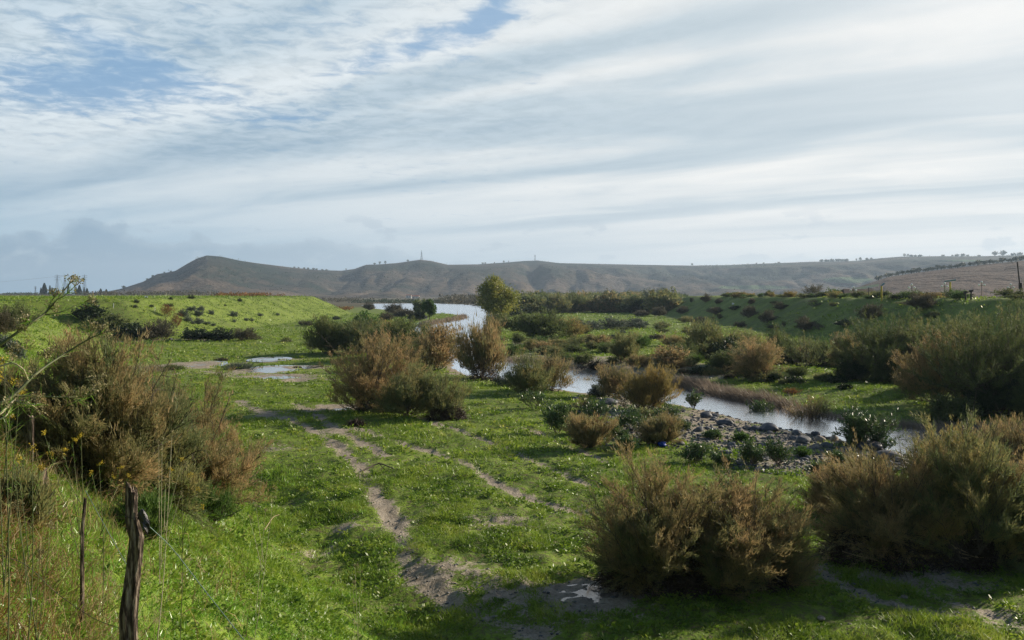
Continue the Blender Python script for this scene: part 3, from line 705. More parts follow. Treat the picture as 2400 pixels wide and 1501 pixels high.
# by the river, middle
SH(1128, 888, 105, 128, 'fan', 'tam', 'tall amber brown tamarisk at the water edge in the middle of the view', 'tamarisk', fill=1.3)
SH(1155, 800, 42, 62, 'fan', 'tam', 'narrow spiky brown tamarisk behind the tall riverside one', 'tamarisk')
SH(1240, 928, 95, 100, 'fan', 'tol', 'olive tamarisk on the near bank, left of a pair by the river', 'tamarisk', fill=1.1)
SH(1295, 918, 85, 88, 'fan', 'tam', 'reddish brown tamarisk on the near bank, right of a pair by the river', 'tamarisk')
SH(1255, 960, 70, 42, 'ole', 'ole', 'low dark green oleander in front of the riverside tamarisk pair', 'oleander')
SH(1190, 905, 60, 30, 'grey', 'grey', 'pale grey green shrub beside the tall riverside tamarisk', 'shrub')
SH(1442, 935, 75, 78, 'fan', 'tam', 'feathery tamarisk on the near bank beside the open water', 'tamarisk')
SH(1520, 964, 112, 108, 'fan', 'yel', 'golden fan-shaped tamarisk standing at the river bank', 'tamarisk', fill=1.2, depth=.7)
SH(1405, 930, 45, 28, 'grey', 'grey', 'small grey shrub at the foot of the feathery riverside tamarisk', 'shrub')
SH(1372, 915, 40, 32, 'bare', 'yel', 'sparse straw coloured shrub against the open water', 'shrub')
# stony bar
SH(1305, 1018, 58, 68, 'ole', 'ole', 'upright oleander at the left end of the stony bar', 'oleander', fill=1.3)
SH(1382, 1052, 92, 76, 'fan', 'tam', 'spreading brown shrub among the oleanders on the stony bar', 'shrub')
SH(1400, 985, 75, 50, 'ole', 'ole', 'oleander on the stones behind the spreading brown shrub', 'oleander')
SH(1370, 965, 70, 38, 'bare', 'tam', 'low brown twiggy shrub on the bank behind the oleanders', 'shrub')
SH(1466, 1063, 42, 42, 'ole', 'ole', 'small bright oleander bush on a short stem at the grass edge', 'oleander', fill=1.5)
SH(1478, 1015, 75, 60, 'ole', 'ole', 'wide oleander in the middle of the stony bar', 'oleander')
SH(1545, 1045, 82, 68, 'fan', 'tam', 'brown shrub with a blue bag at its foot', 'shrub')
SH(1562, 990, 62, 52, 'ole', 'ole', 'oleander on the stones right below the golden tamarisk', 'oleander')
SH(1625, 962, 34, 50, 'ole', 'ole', 'slim oleander at the bank beside the golden tamarisk', 'oleander')
SH(1782, 992, 56, 54, 'ole', 'ole', 'sparse oleander standing against the river, left of the bare brown shrub', 'oleander')
SH(1705, 973, 62, 22, 'bare', 'pur', 'low dark tangle of twigs on the river bank', 'shrub')
SH(1895, 1012, 95, 84, 'bare', 'tam', 'airy reddish brown shrub leaning over the river edge', 'shrub', fill=2.2)
SH(2030, 1050, 112, 96, 'ole', 'ole', 'full yellow green oleander above the large boulders', 'oleander', fill=2.2, n_lobes=9)
SH(1760, 1088, 50, 60, 'ole', 'ole', 'left one of two upright oleanders on the grassy stones', 'oleander')
SH(1825, 1095, 55, 68, 'ole', 'ole', 'right one of two upright oleanders on the grassy stones', 'oleander')
SH(1625, 1085, 62, 52, 'ole', 'ole', 'oleander behind the big foreground tamarisk', 'oleander')
SH(2040, 1110, 60, 40, 'ole', 'ole', 'dark low oleander below the large boulders', 'oleander')
SH(2160, 1065, 50, 24, 'bare', 'yel', 'small dry tussocky shrub by the water right of the boulders', 'shrub')
# right bank
SH(1655, 840, 110, 88, 'tam', 'tol', 'olive tamarisk heading the row on the far bank', 'tamarisk', fill=1.3)
SH(1700, 856, 60, 62, 'dense', 'dark', 'dark rounded evergreen in the row on the far bank', 'bush')
SH(1770, 892, 105, 100, 'tam', 'tam', 'brown tamarisk in front of the row on the far bank', 'tamarisk')
SH(1745, 838, 80, 62, 'tam', 'tol', 'olive brown tamarisk partly hidden behind the brown one on the far bank', 'tamarisk')
SH(1822, 856, 95, 82, 'tam', 'oli', 'dark olive tamarisk in the middle of the row on the far bank', 'tamarisk', fill=1.2)
SH(1888, 868, 95, 88, 'bare', 'tol', 'thin open tree with visible limbs in the row on the far bank', 'tree', fill=2.0)
SH(1932, 858, 50, 72, 'bare', 'green', 'light yellow green sapling beside the thin open tree', 'tree', fill=2.6)
SH(1985, 868, 70, 85, 'tam', 'tam', 'reddish tamarisk at the left flank of the tall dark pair', 'tamarisk')
SH(2060, 890, 170, 155, 'tam', 'oli', 'tall dark olive tamarisk on the far bank, left of the biggest one', 'tamarisk', fill=1.5)
SH(2140, 880, 90, 125, 'tam', 'tol', 'tamarisk with an amber tip squeezed between two dark ones', 'tamarisk', fill=1.2)
SH(2330, 965, 300, 250, 'tam', 'oli', 'biggest tamarisk on the far bank at the right edge', 'tamarisk', fill=1.6, n_lobes=11)
SH(2195, 945, 150, 165, 'tam', 'tam', 'brown flank tamarisk in front of the biggest one on the far bank', 'tamarisk', fill=1.3)
SH(2470, 960, 220, 230, 'tam', 'oli', 'tamarisk at the far right edge behind the biggest one', 'tamarisk', fill=1.3)
SH(2230, 990, 110, 60, 'dense', 'oli', 'dark low bush at the foot of the brown flank tamarisk', 'bush')
SH(1855, 925, 38, 16, 'bare', 'rust', 'small rusty tuft on the green bank above the river', 'shrub')
SH(1465, 850, 68, 72, 'tam', 'tol', 'rounded brown tamarisk alone on the sandy far bank', 'tamarisk', fill=1.2)
SH(1395, 868, 34, 20, 'dense', 'pur', 'dark clump on the cut bank above the water', 'shrub')
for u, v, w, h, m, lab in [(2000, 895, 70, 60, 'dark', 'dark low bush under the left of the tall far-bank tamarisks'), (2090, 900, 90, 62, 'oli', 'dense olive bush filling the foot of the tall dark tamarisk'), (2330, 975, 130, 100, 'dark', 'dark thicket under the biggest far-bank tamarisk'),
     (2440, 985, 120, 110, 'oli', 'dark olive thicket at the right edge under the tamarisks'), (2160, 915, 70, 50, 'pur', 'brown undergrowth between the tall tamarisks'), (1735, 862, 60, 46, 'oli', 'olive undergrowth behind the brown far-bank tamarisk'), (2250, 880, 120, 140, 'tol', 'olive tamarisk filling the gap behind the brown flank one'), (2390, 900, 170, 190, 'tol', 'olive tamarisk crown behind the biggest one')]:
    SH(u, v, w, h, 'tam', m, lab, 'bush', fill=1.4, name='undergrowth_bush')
rr = random.Random(19)
for k in range(16):
    u = 1570 + 27 * k + rr.uniform(-8, 8); v = 832 + rr.uniform(0, 34) + (u - 1570) * .03
    SH(u, v, rr.uniform(50, 95), rr.uniform(34, 60), rr.choice(['tam', 'tam', 'fan', 'dense']), rr.choice(['oli', 'tol', 'tam', 'oli', 'dark']),
       'mixed olive bush closing the tamarisk row on the far bank', 'bush', 'bushes closing the tamarisk row on the far bank', name='scrub_bush')
for k in range(14):
    u = rr.uniform(1290, 1660); v = rr.uniform(735, 800)
    SH(u, v, rr.uniform(14, 44), rr.uniform(7, 20), rr.choice(['grey', 'dense', 'tam']), rr.choice(['grey', 'oli', 'tol']), 'small olive bush scattered on the far meadow', 'bush', 'small bushes scattered on the far meadow', name='scrub_bush')
# middle ground behind the river
SH(1270, 795, 105, 66, 'tam', 'oli', 'wide dark olive thicket shrub right of the big tree', 'bush', fill=1.6)
SH(1335, 790, 85, 44, 'tam', 'yel', 'amber topped bush at the right flank of the dark olive thicket', 'bush')
SH(1205, 778, 62, 40, 'grey', 'oli', 'grey olive bush in front of the dark round one', 'bush')
SH(1193, 742, 54, 30, 'dense', 'dark', 'dark green dome-shaped bush at the foot of the big tree', 'bush')
SH(1165, 765, 40, 30, 'dense', 'oli', 'olive bush on the bank under the big tree', 'bush')
for k, (u, v, w, h) in enumerate([(1378, 775, 62, 26), (1437, 773, 62, 30), (1492, 770, 55, 26)]):
    SH(u, v, w, h, 'grey', 'grey', ['left', 'middle', 'right'][k] + ' one of three grey green bushes on the far meadow', 'bush', 'grey green bushes on the far meadow')
SH(1372, 783, 36, 24, 'tam', 'tol', 'small rounded brown bush before the grey green ones', 'bush')
SH(1540, 797, 34, 13, 'dense', 'pur', 'low brown cushion shrub on the far meadow', 'shrub')
SH(1578, 812, 55, 30, 'fan', 'tam', 'spiky brown shrub on the far meadow near the olive tamarisk', 'shrub')
SH(1513, 803, 18, 15, 'dense', 'dark', 'tiny dark sapling on the far meadow', 'shrub')
rr = random.Random(3)
for k in range(66):                          # low scrub on the sandy flat beyond the river
    u = rr.uniform(1195, 1640); v = rr.uniform(802, 866)
    if v > 845 + (u - 1195) * .06 or (u > 1520 and v < 822): continue
    SH(u, v, rr.uniform(26, 62), rr.uniform(14, 30), rr.choice(['tam', 'fan', 'grey', 'dense']), rr.choice(['oli', 'oli', 'green', 'tol', 'tol', 'tam']),
       'low olive scrub bush on the sandy flat beyond the river', 'bush', 'low scrub on the sandy flat beyond the river', name='scrub_bush')
for k in range(22):                          # small growth along the far bank to the right
    u = rr.uniform(1560, 2000); v = 868 + (u - 1560) * .085 + rr.uniform(-14, 12)
    SH(u, v, rr.uniform(22, 46), rr.uniform(10, 22), rr.choice(['dense', 'grey', 'fan']), rr.choice(['oli', 'dark', 'pur', 'tol']),
       'small dark bush at the foot of the tamarisk row', 'bush', 'small bushes under the tamarisk row', name='scrub_bush')
# left levee
L = [(212, 752, 60, 36, 'dense', 'dark', 'dark evergreen bush at the top of the ramp on the left bank'),
     (262, 778, 60, 34, 'dense', 'oli', 'dark olive bush halfway down the ramp on the left bank'),
     (303, 795, 66, 36, 'dense', 'dark', 'dark evergreen bush at the bottom of the ramp'),
     (345, 796, 40, 26, 'dense', 'oli', 'small dark bush squeezed before the round brown one'),
     (372, 797, 66, 48, 'tam', 'pur', 'round brown bush at the bottom of the left bank'),
     (392, 748, 32, 32, 'bare', 'rust', 'orange leaved sapling halfway up the left bank'),
     (414, 768, 28, 36, 'bare', 'rust', 'orange brown sapling with a thin trunk on the left bank'),
     (458, 799, 56, 30, 'dense', 'dark', 'left one of two dark mounded bushes at the bank foot'),
     (513, 799, 62, 30, 'dense', 'dark', 'right one of two dark mounded bushes at the bank foot'),
     (574, 799, 56, 30, 'tam', 'pur', 'brown mounded bush at the right end of the row at the bank foot'),
     (38, 775, 90, 62, 'tam', 'oli', 'dark bush on the near shoulder of the left bank by the photo edge'),
     (-30, 780, 90, 60, 'tam', 'pur', 'brown bush at the very left edge on the bank shoulder'),
     (15, 835, 60, 45, 'grey', 'grey', 'grey green shrub low on the left edge'),
     (158, 768, 24, 22, 'bare', 'oli', 'sparse olive tuft on the spur of the left bank'),
     (716, 765, 34, 13, 'grey', 'pur', 'flat brown bush on the meadow below the left bank'),
     (788, 750, 16, 9, 'dense', 'dark', 'tiny dark bush by itself on the far left meadow'),
     (925, 736, 42, 24, 'tam', 'pur', 'round brown bush by the water on the green tongue of land'),
     (950, 745, 60, 20, 'tam', 'pur', 'low brown bush on the green tongue of land'),
     (985, 738, 34, 34, 'dense', 'oli', 'dark bush beside the small green tree'),
     (865, 727, 24, 18, 'tam', 'pur', 'brown bush at the end of the left bank'),
     (905, 752, 40, 20, 'tam', 'pur', 'brown low bush before the green tongue of land'),
     (980, 752, 40, 22, 'tam', 'dark', 'dark bush on the stones of the green tongue')]
for u, v, w, h, s, m, lab in L: SH(u, v, w, h, s, m, lab, 'bush')
gl = [(430, 744, 26, 20), (448, 733, 20, 13), (466, 743, 24, 17), (471, 731, 16, 12), (440, 756, 20, 14), (466, 762, 22, 17), (496, 741, 16, 12), (548, 743, 18, 14), (577, 754, 10, 8), (590, 754, 10, 9), (452, 762, 12, 9), (485, 762, 16, 9),
      (549, 757, 10, 7), (500, 765, 12, 8), (355, 722, 12, 7), (395, 720, 22, 9), (315, 722, 16, 8), (320, 712, 14, 9), (400, 703, 10, 7), (448, 702, 16, 10), (562, 708, 12, 10), (528, 718, 6, 5), (610, 742, 14, 8), (650, 740, 10, 7), (222, 713, 16, 12)]
for u, v, w, h in gl:
    SH(u, v, w, h, 'grey', 'grey' if v > 728 else 'dark', 'small rounded grey green saltbush on the left bank face', 'saltbush', 'rounded saltbushes on the left bank face')
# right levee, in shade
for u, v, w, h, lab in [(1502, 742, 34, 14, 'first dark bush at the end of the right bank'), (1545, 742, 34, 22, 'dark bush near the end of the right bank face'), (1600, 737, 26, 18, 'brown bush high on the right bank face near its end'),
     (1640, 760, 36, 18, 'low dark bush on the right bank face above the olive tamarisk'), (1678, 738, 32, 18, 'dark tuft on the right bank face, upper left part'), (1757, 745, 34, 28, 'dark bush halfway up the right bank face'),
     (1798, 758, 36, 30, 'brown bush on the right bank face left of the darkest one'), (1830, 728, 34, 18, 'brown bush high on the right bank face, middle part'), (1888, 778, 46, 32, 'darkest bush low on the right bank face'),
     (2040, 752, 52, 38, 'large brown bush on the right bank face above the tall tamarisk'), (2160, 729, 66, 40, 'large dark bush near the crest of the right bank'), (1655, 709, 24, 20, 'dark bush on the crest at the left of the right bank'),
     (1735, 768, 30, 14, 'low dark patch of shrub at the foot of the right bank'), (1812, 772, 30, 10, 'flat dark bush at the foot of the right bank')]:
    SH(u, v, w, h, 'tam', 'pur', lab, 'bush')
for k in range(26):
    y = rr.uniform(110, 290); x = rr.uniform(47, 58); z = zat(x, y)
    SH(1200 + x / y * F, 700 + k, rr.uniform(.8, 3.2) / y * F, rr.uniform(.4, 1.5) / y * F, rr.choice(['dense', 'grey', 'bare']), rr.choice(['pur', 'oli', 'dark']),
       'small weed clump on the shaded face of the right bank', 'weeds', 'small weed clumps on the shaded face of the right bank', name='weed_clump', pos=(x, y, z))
for k in range(46):                          # bright fringe of weeds along the crest
    y = 105 + 150 * ((k * .618) % 1) ** .9; x = 59.5 + rr.uniform(-.5, 3.5); z = zat(x, y)
    SH(1200 + x / y * F, 700, rr.uniform(1.6, 3.8) / y * F, rr.uniform(.5, 1.5) / y * F, rr.choice(['fan', 'dense', 'grey']), rr.choice(['green', 'green', 'yel', 'oli', 'tol']),
       'yellow green weed clump on the crest of the right bank', 'weeds', 'weed clumps along the crest of the right bank', name='weed_clump', pos=(x, y, z))
SH(1953, 704, 30, 22, 'dense', 'green', 'bright green bush on the crest of the right bank', 'bush', pos=(64, 64 * F / 753, zat(64, 64 * F / 753)))
SH(1905, 704, 50, 32, 'bare', 'pur', 'brown leafless bush behind the crest of the right bank', 'bush', pos=(67, 67 * F / 705, zat(67, 67 * F / 705)), fill=2)
SH(2268, 702, 26, 26, 'grey', 'grey', 'grey dome-shaped bush behind the two dark crest posts', 'bush', pos=(76, 150, zat(76, 150)))

# scrub belt behind the meadow: the front ones singly, the rest as one mass
for k in range(190):
    t = rr.random(); v = 708 + 24 * (1 - t ** .7) if k > 26 else rr.uniform(726, 735); u = rr.uniform(1215, 1560) if k > 26 else 1225 + k * 12.5 + rr.uniform(-5, 5)
    x, y, z = hit(u, v, 60); 
    if y < 60: continue
    hh = rr.uniform(4.2, 7.2) * (1 + .12 * (y > 420)); w = rr.uniform(6, 13)
    SH(u, v, w / y * F, hh / y * F, rr.choice(['tam', 'dense', 'tam']), rr.choice(['oli', 'oli', 'tol', 'tol', 'tam', 'dark', 'grey']),
       'olive bush in the broad scrub belt beyond the meadow', 'bush', 'bushes of the scrub belt beyond the meadow', name='scrub_bush', pos=(x, y, z))
def mass(name, pts, size, mat, label, lw=.5, n=60, seed=1, hfac=.9):
    r = np.random.default_rng(seed); V, Fs, tn, o = [], [], [], 0
    for (x, y, z), s in zip(pts, size):
        d = rnd_dir(n, r); d[:, 2] = np.abs(d[:, 2]); B = np.array([x, y, z]) + d * np.array([s * 1.3, s, s * hfac]) * r.uniform(.45, 1.0, (n, 1))
        D = unit(d + rnd_dir(n, r) * .8); v, f = leaves(B, D, lw * s * r.uniform(.4, .9, n), lw * s * r.uniform(.25, .5, n), r)
        V.append(v); Fs.append(f + o); o += len(v); tn.append(np.repeat(np.clip(r.normal() * .25 + .5 + r.normal(size=n) * .1, 0, 1), 4))
    me = mesh_np(name, np.concatenate(V), np.concatenate(Fs), mat, {'tint': np.concatenate(tn)})
    return tag(link(name, me), label, kind='stuff')
def field(x0, x1, y0, y1, n, ok=lambda x, y: True, s=(3, 5), seed=1, zo=None):
    r = random.Random(seed); P, S = [], []
    while len(P) < n:
        x, y = r.uniform(x0, x1), r.uniform(y0, y1)
        if not ok(x, y): continue
        P.append((x, y)); S.append(r.uniform(*s))
    a = np.array(P); z = land(a[:, 0], a[:, 1], False)
    return [(p[0], p[1], q - .2) for p, q in zip(P, z)], S
riv = np.array(RIVER)
def off_river(m=6): return lambda x, y: sdf_poly(np.array([x]), np.array([y]), riv)[0] > m
p, s = field(4, 160, 400, 900, 900, lambda x, y: x < 20 + (y - 330) * .2 + 40 and x > 5 - (y - 400) * .14 and off_river(8)(x, y), (4.6, 7.4), 5)
mass('scrub_belt', p, s, M_olive, 'far part of the olive scrub belt that closes the valley floor', .55, 46, 3)
p, s = field(-60, 30, 520, 950, 380, lambda x, y: off_river(5)(x, y) and x > -60, (4.5, 7.5), 6)
mass('river_woodland', p, s, M_purple, 'dark brown growth along the far side of the river', .5, 46, 4)
p, s = field(-125, -58, 700, 860, 150, lambda x, y: off_river(5)(x, y), (2.2, 3.6), 26)
mass('river_woodland', p, s, M_dark, 'dark strip of growth on the far shore of the river below the hills', .5, 40, 14)
p, s = field(-260, -72, 320, 430, 320, lambda x, y: x > -.33 * y + 0 and x < -.165 * y - 6, (1.0, 1.9), 7)
mass('dry_scrub', p, s, M_rust, 'strip of dry brown scrub on top of the left bank', .6, 40, 5)
p, s = field(-400, -150, 750, 980, 200, lambda x, y: True, (3, 5), 8)
mass('scrub_belt', p, s, M_purple, 'thin dark strip of scrub beyond the river at the foot of the hills', .5, 40, 6)
p, s = field(100, 560, 480, 1100, 520, lambda x, y: x / y > .12, (2.5, 4.5), 9)
mass('scrub_belt', p, s, M_purple, 'brown orchard strip on the plain behind the right bank', .5, 34, 7)

# the big tree and the small one
def tree(u, v, w_px, h_px, name, label, mat, seed, lod, clear=.18, nl=12, trunk_r=.28, lv=1.0, cat='tree', asp=1.0):
    x, y, z = hit(u, v); w = w_px / F * y; h = h_px / F * y; r = np.random.default_rng(seed)
    paths = []; root = empty(name, (x, y, z - .1)); tag(root, label, cat)
    tp = np.array([[0, 0, 0], [.1, 0, h * .12], [-.05, .1, h * .25], [.1, 0, h * .42]]); paths.append((tp, np.array([1, .8, .65, .5]) * trunk_r))
    B, D, tn = [], [], []
    for i in range(nl):
        a = 2.399 * i + r.random(); tz = r.uniform(clear + .18, .86); pr = math.sqrt(max(.05, 1 - ((tz - .55) / .48) ** 2)); rr_ = w / 2 * pr * r.uniform(.35, .72)
        if i == 0: rr_, tz = 0, .88
        c = np.array([np.cos(a) * rr_, np.sin(a) * rr_ * .9, h * tz]); lr = w * r.uniform(.15, .22)
        s = tp[r.integers(1, 4)]; Q = bez(s, (s + c) / 2 + np.array([0, 0, h * .05]), c, 6); paths.append((Q, np.linspace(trunk_r * .4, .04, 6)))
        nt_ = int(26 * lv)
        d = rnd_dir(nt_, r); tg = c + d * lr * r.uniform(.6, 1.15, (nt_, 1)) * np.array([1, 1, .95])
        for k in range(0, nt_, 2): paths.append((np.stack([c, (c + tg[k]) / 2 + r.normal(size=3) * .1, tg[k]]), np.array([.05, .035, .02])))
        nv = int(90 * lv / lod); b = tg[:, None] + r.normal(size=(nt_, nv, 3)) * lr * .26
        B.append(b.reshape(-1, 3)); D.append(rnd_dir(nt_ * nv, r)); tn.append(np.clip(np.repeat(r.normal(size=nt_) * .2 + .5, nv) + r.normal(size=nt_ * nv) * .1, 0, 1))
    B, D, tn = np.concatenate(B), np.concatenate(D), np.concatenate(tn); k = B[:, 2] > h * clear * .6; B, D, tn = B[k], D[k], tn[k]; n = len(B)
    V, Fc = leaves(B, D, .16 * lod * r.uniform(.6, 1.4, n), .11 * lod * r.uniform(.6, 1.3, n), r)
    link('crown', mesh_np('crown', V, Fc, mat, {'tint': np.repeat(tn, 4)}), root)
    bv, bf = tubes(paths, 6); link('trunk', mesh_np('trunk', bv, bf, M_bark, smooth=True), root); return root
tree(1163, 762, 98, 112, 'poplar_tree', 'tall full-crowned tree turning yellow beside the river, the tallest on the plain', M_tree, 4, 2.2, .12, 16, .3)
tree(1006, 752, 36, 46, 'young_tree', 'small green tree with a bare trunk on the green tongue by the water', M_green, 8, 2.6, .3, 7, .14)
r_ = np.random.default_rng(44); P, S = [], []
while len(P) < 2200:
    y = r_.uniform(75, 300); side = r_.random() < .85
    x = r_.uniform(-66, -50) if side else r_.uniform(45, 61)
    if fbm(np.array([x / 6]), np.array([y / 6]), 3, 88)[0] < .47: continue
    P.append((x, y, zat(x, y) - .05)); S.append(r_.uniform(.15, .42))
mass('bank_weeds', P, S, M_green, 'coarse weeds roughening the faces of both raised banks', .8, 12, 15)
print('plants', time.time() - T0)
# ------------------------------------------------------------------ grass and other ground growth
M_grass = foliage_mat('grass_blades', [(.0, (.055, .12, .014)), (.35, (.14, .235, .022)), (.65, (.235, .335, .034)), (1, (.40, .40, .09))], .4, .45, .4, .7, amp=1.1, off=.42)
M_grass_wet = foliage_mat('grass_bright', [(.0, (.10, .21, .02)), (.5, (.19, .37, .035)), (1, (.31, .47, .07))], .4, .35, .6, .6)
M_dry = foliage_mat('dry_grass', [(.0, (.12, .13, .04)), (.35, (.22, .17, .07)), (.6, (.34, .25, .12)), (.85, (.42, .22, .08)), (1, (.45, .36, .2))], .3, .6, .3, 1.5)
M_reed = foliage_mat('reed_straw', [(.0, (.16, .13, .09)), (.5, (.28, .22, .16)), (1, (.42, .34, .27))], .25)
def scatter(n, y0, y1, pad, seed, power=1.0, u0=0, u1=2400):
    r = np.random.default_rng(seed); y = np.sqrt(r.uniform(y0 ** 2, y1 ** 2, n)) if power == 1 else y0 + (y1 - y0) * r.random(n) ** power
    x = (r.uniform(u0 - pad, u1 + pad, n) - CU) / F * y; return x, y, r
def turf(name, x, y, r, per, L, W, mat, label, thr=.5, up=1.0, spread=.09, bend=False, hmod=True):
    d = dirt(x, y); hm = fbm(x * .55, y * .55, 4, 123); hm2 = fbm(x * 2.3, y * 2.3, 3, 127)
    dr = sdf_poly(x, y, riv); k = (d + (hm2 - .5) * 1.2 + (.5 - hm) * 1.1 < thr - .06) & (dr > .8)
    for (px, py), rx, ry in PUD: k &= np.hypot((x - px) / (rx * 1.1), (y - py) / (ry * 1.1)) > 1
    k &= ~((x > 43) & (y > 60))
    x, y, hm, hm2 = x[k], y[k], hm[k], hm2[k]; z = land(x, y); n = len(x)
    g_ = np.clip(.35 + 4.5 * (hm - .44), .12, 1.9) * np.clip(.1 + 1.9 * hm2, .25, 1.4) if hmod else np.ones(n)
    B = np.repeat(np.stack([x, y, z - .01], 1), per, 0) + np.hstack([r.normal(size=(n * per, 2)) * spread, np.zeros((n * per, 1))])
    D = unit(np.hstack([r.normal(size=(n * per, 2)) * .75, np.full((n * per, 1), up)])); gg = np.repeat(g_, per)
    Lr = L * gg * r.uniform(.5, 1.5, n * per); Wr = W * r.uniform(.6, 1.4, n * per)
    tn = np.repeat(np.clip(r.normal(size=n) * .16 + .45 + (hm - .5) * .5, 0, 1), per) + r.normal(size=n * per) * .08
    if bend: V, Fc = bent(B, D, Lr, Wr, r); m = 5
    else: V, Fc = blades(B, D, Lr, Wr, r); m = 3
    me = mesh_np(name, V, list(Fc) if isinstance(Fc, tuple) else Fc, mat, {'tint': np.repeat(tn, m)})
    return tag(link(name, me), label, kind='stuff')
x, y, r = scatter(90000, 15, 34, 120, 21); turf('grass', x, y, r, 6, .085, .017, M_grass, 'short green grass and weeds in the foreground of the river flat')
x, y, r = scatter(70000, 34, 70, 120, 22); turf('grass', x, y, r, 4, .12, .035, M_grass, 'short green grass on the middle of the river flat', spread=.14)
x, y, r = scatter(60000, 70, 165, 80, 23); turf('grass', x, y, r, 3, .16, .08, M_grass, 'green grass on the far meadow and the bank faces', spread=.3)
x, y, r = scatter(26000, 165, 320, 60, 29); turf('grass', x, y, r, 3, .34, .2, M_grass, 'green grass far down the valley', spread=.5)
# bank slope beside the camera: juicy leaves and taller blades
x, y, r = scatter(26000, 2.2, 19, 60, 24, 1.3, 0, 1250); k = sdf_poly(x, y, LEV_L) < 9; turf('grass', x[k], y[k], r, 6, .07, .014, M_grass_wet, 'bright low leafy growth on the near bank slope', spread=.05, hmod=False, thr=2)
x, y, r = scatter(9000, 19, 60, 60, 25, 1.2, -100, 900); k = sdf_poly(x, y, LEV_L) < 12; turf('grass', x[k], y[k], r, 5, .13, .028, M_grass_wet, 'grass on the face of the near left bank', spread=.1, thr=2)
def weeds(x, y, r, per, L, W, label, thr=.52, name='low_weeds'):
    d = dirt(x, y); n1 = fbm(x * .8, y * .8, 4, 223); n2 = fbm(x * 3.1, y * 3.1, 2, 227)
    k = (n1 + .5 * (n2 - .5) > thr) & (d < .45) & (sdf_poly(x, y, riv) > 1); x, y = x[k], y[k]; n = len(x); z = land(x, y); s = r.uniform(.5, 1.5, n)
    B = np.repeat(np.stack([x, y, z - .01], 1), per, 0); ss = np.repeat(s, per); a = r.uniform(0, 6.28, n * per); R_ = np.abs(r.normal(size=n * per)) * L * .7 * ss
    B[:, 0] += np.cos(a) * R_; B[:, 1] += np.sin(a) * R_; B[:, 2] += r.random(n * per) * L * .55 * ss
    D = unit(np.stack([np.cos(a) * .9, np.sin(a) * .9, r.uniform(-.1, 1.0, n * per)], 1)); V, Fc = leaves(B, D, L * .75 * ss * r.uniform(.5, 1.2, n * per), W * ss * r.uniform(.6, 1.3, n * per), r)
    tn = np.repeat(np.clip(r.normal(size=n) * .3 + .4, 0, 1), per); return tag(link(name, mesh_np(name, V, Fc, M_grass, {'tint': np.repeat(tn, 4)})), label, kind='stuff')
x, y, r = scatter(20000, 15, 36, 100, 41); weeds(x, y, r, 13, .12, .04, 'clumpy broad leaved weeds over the near flat')
x, y, r = scatter(20000, 36, 80, 100, 42); weeds(x, y, r, 9, .19, .075, 'clumpy broad leaved weeds over the middle flat')
x, y, r = scatter(16000, 80, 170, 60, 43); weeds(x, y, r, 7, .32, .14, 'clumpy weeds over the far meadow')
x, y, r = scatter(16000, 3.5, 20, 60, 44, 1.3, 0, 1250); k = sdf_poly(x, y, LEV_L) < 9; weeds(x[k], y[k], r, 11, .07, .026, 'leafy weeds on the near bank slope', .42)
for k, (u, v, w, h, st, mt, lab) in enumerate([(120, 1090, 150, 130, 'bare', 'green', 'wispy green fennel bush in the dark gap left of the big tamarisk'), (40, 1010, 150, 170, 'bare', 'tol', 'wispy brown and green bush at the left edge under the long stems'), (330, 1265, 120, 110, 'bare', 'green', 'leafy wispy weed right behind the nearest post'),
        (475, 1215, 120, 80, 'bare', 'green', 'thin wispy weed below the right end of the left tamarisk'), (250, 1170, 130, 100, 'bare', 'green', 'fennel bush in front of the left tamarisk'), (40, 1230, 130, 140, 'bare', 'tol', 'dry brown wispy bush at the left edge beside the grey post'),]):
    SH(u, v, w, h, st, mt, lab, 'weed', name='wispy_weed', fill=2.6)
for k, (u, v, w, h, m) in enumerate([(1595, 1010, 40, 26, 'ole'), (1668, 1030, 38, 24, 'ole'), (1740, 1040, 40, 24, 'green'), (1690, 1090, 40, 30, 'ole'), (1880, 1075, 36, 24, 'green'), (1960, 1085, 40, 30, 'ole'), (1440, 1030, 50, 34, 'ole'), (1350, 1020, 50, 36, 'tol'), (1510, 985, 46, 30, 'tol'), (1920, 1108, 46, 26, 'ole'), (1320, 975, 46, 30, 'ole'), (1640, 1065, 40, 26, 'green')]):
    SH(u, v, w, h, 'ole', m, 'small leafy weed growing between the stones of the bar', 'weed', 'weeds between the stones of the bar', name='stone_weed')
def clump(name, cx, cy, n, rad, L, W, mat, label, seed, lean=(0, 0), up=1.0, cat=None, group=None, kind=None, spreadd=.35, rx=None):
    r = np.random.default_rng(seed); x = cx + r.normal(size=n) * (rx or rad) * .5; y = cy + r.normal(size=n) * rad * .5; z = land(x, y)
    B = np.stack([x, y, z - .02], 1); D = unit(np.stack([r.normal(size=n) * spreadd + lean[0] + (x - cx) * .5 / rad, r.normal(size=n) * spreadd + lean[1] + (y - cy) * .5 / rad, np.full(n, up)], 1))
    V, Fc = bent(B, D, L * r.uniform(.5, 1.15, n), W * r.uniform(.6, 1.3, n), r)
    B0 = np.array([cx, cy, zat(cx, cy)]); me = mesh_np(name, V - B0, list(Fc), mat, {'tint': np.repeat(np.clip(r.normal(size=n) * .25 + .5, 0, 1), 5)})
    return tag(link(name, me, None, B0), label, cat, group, kind)
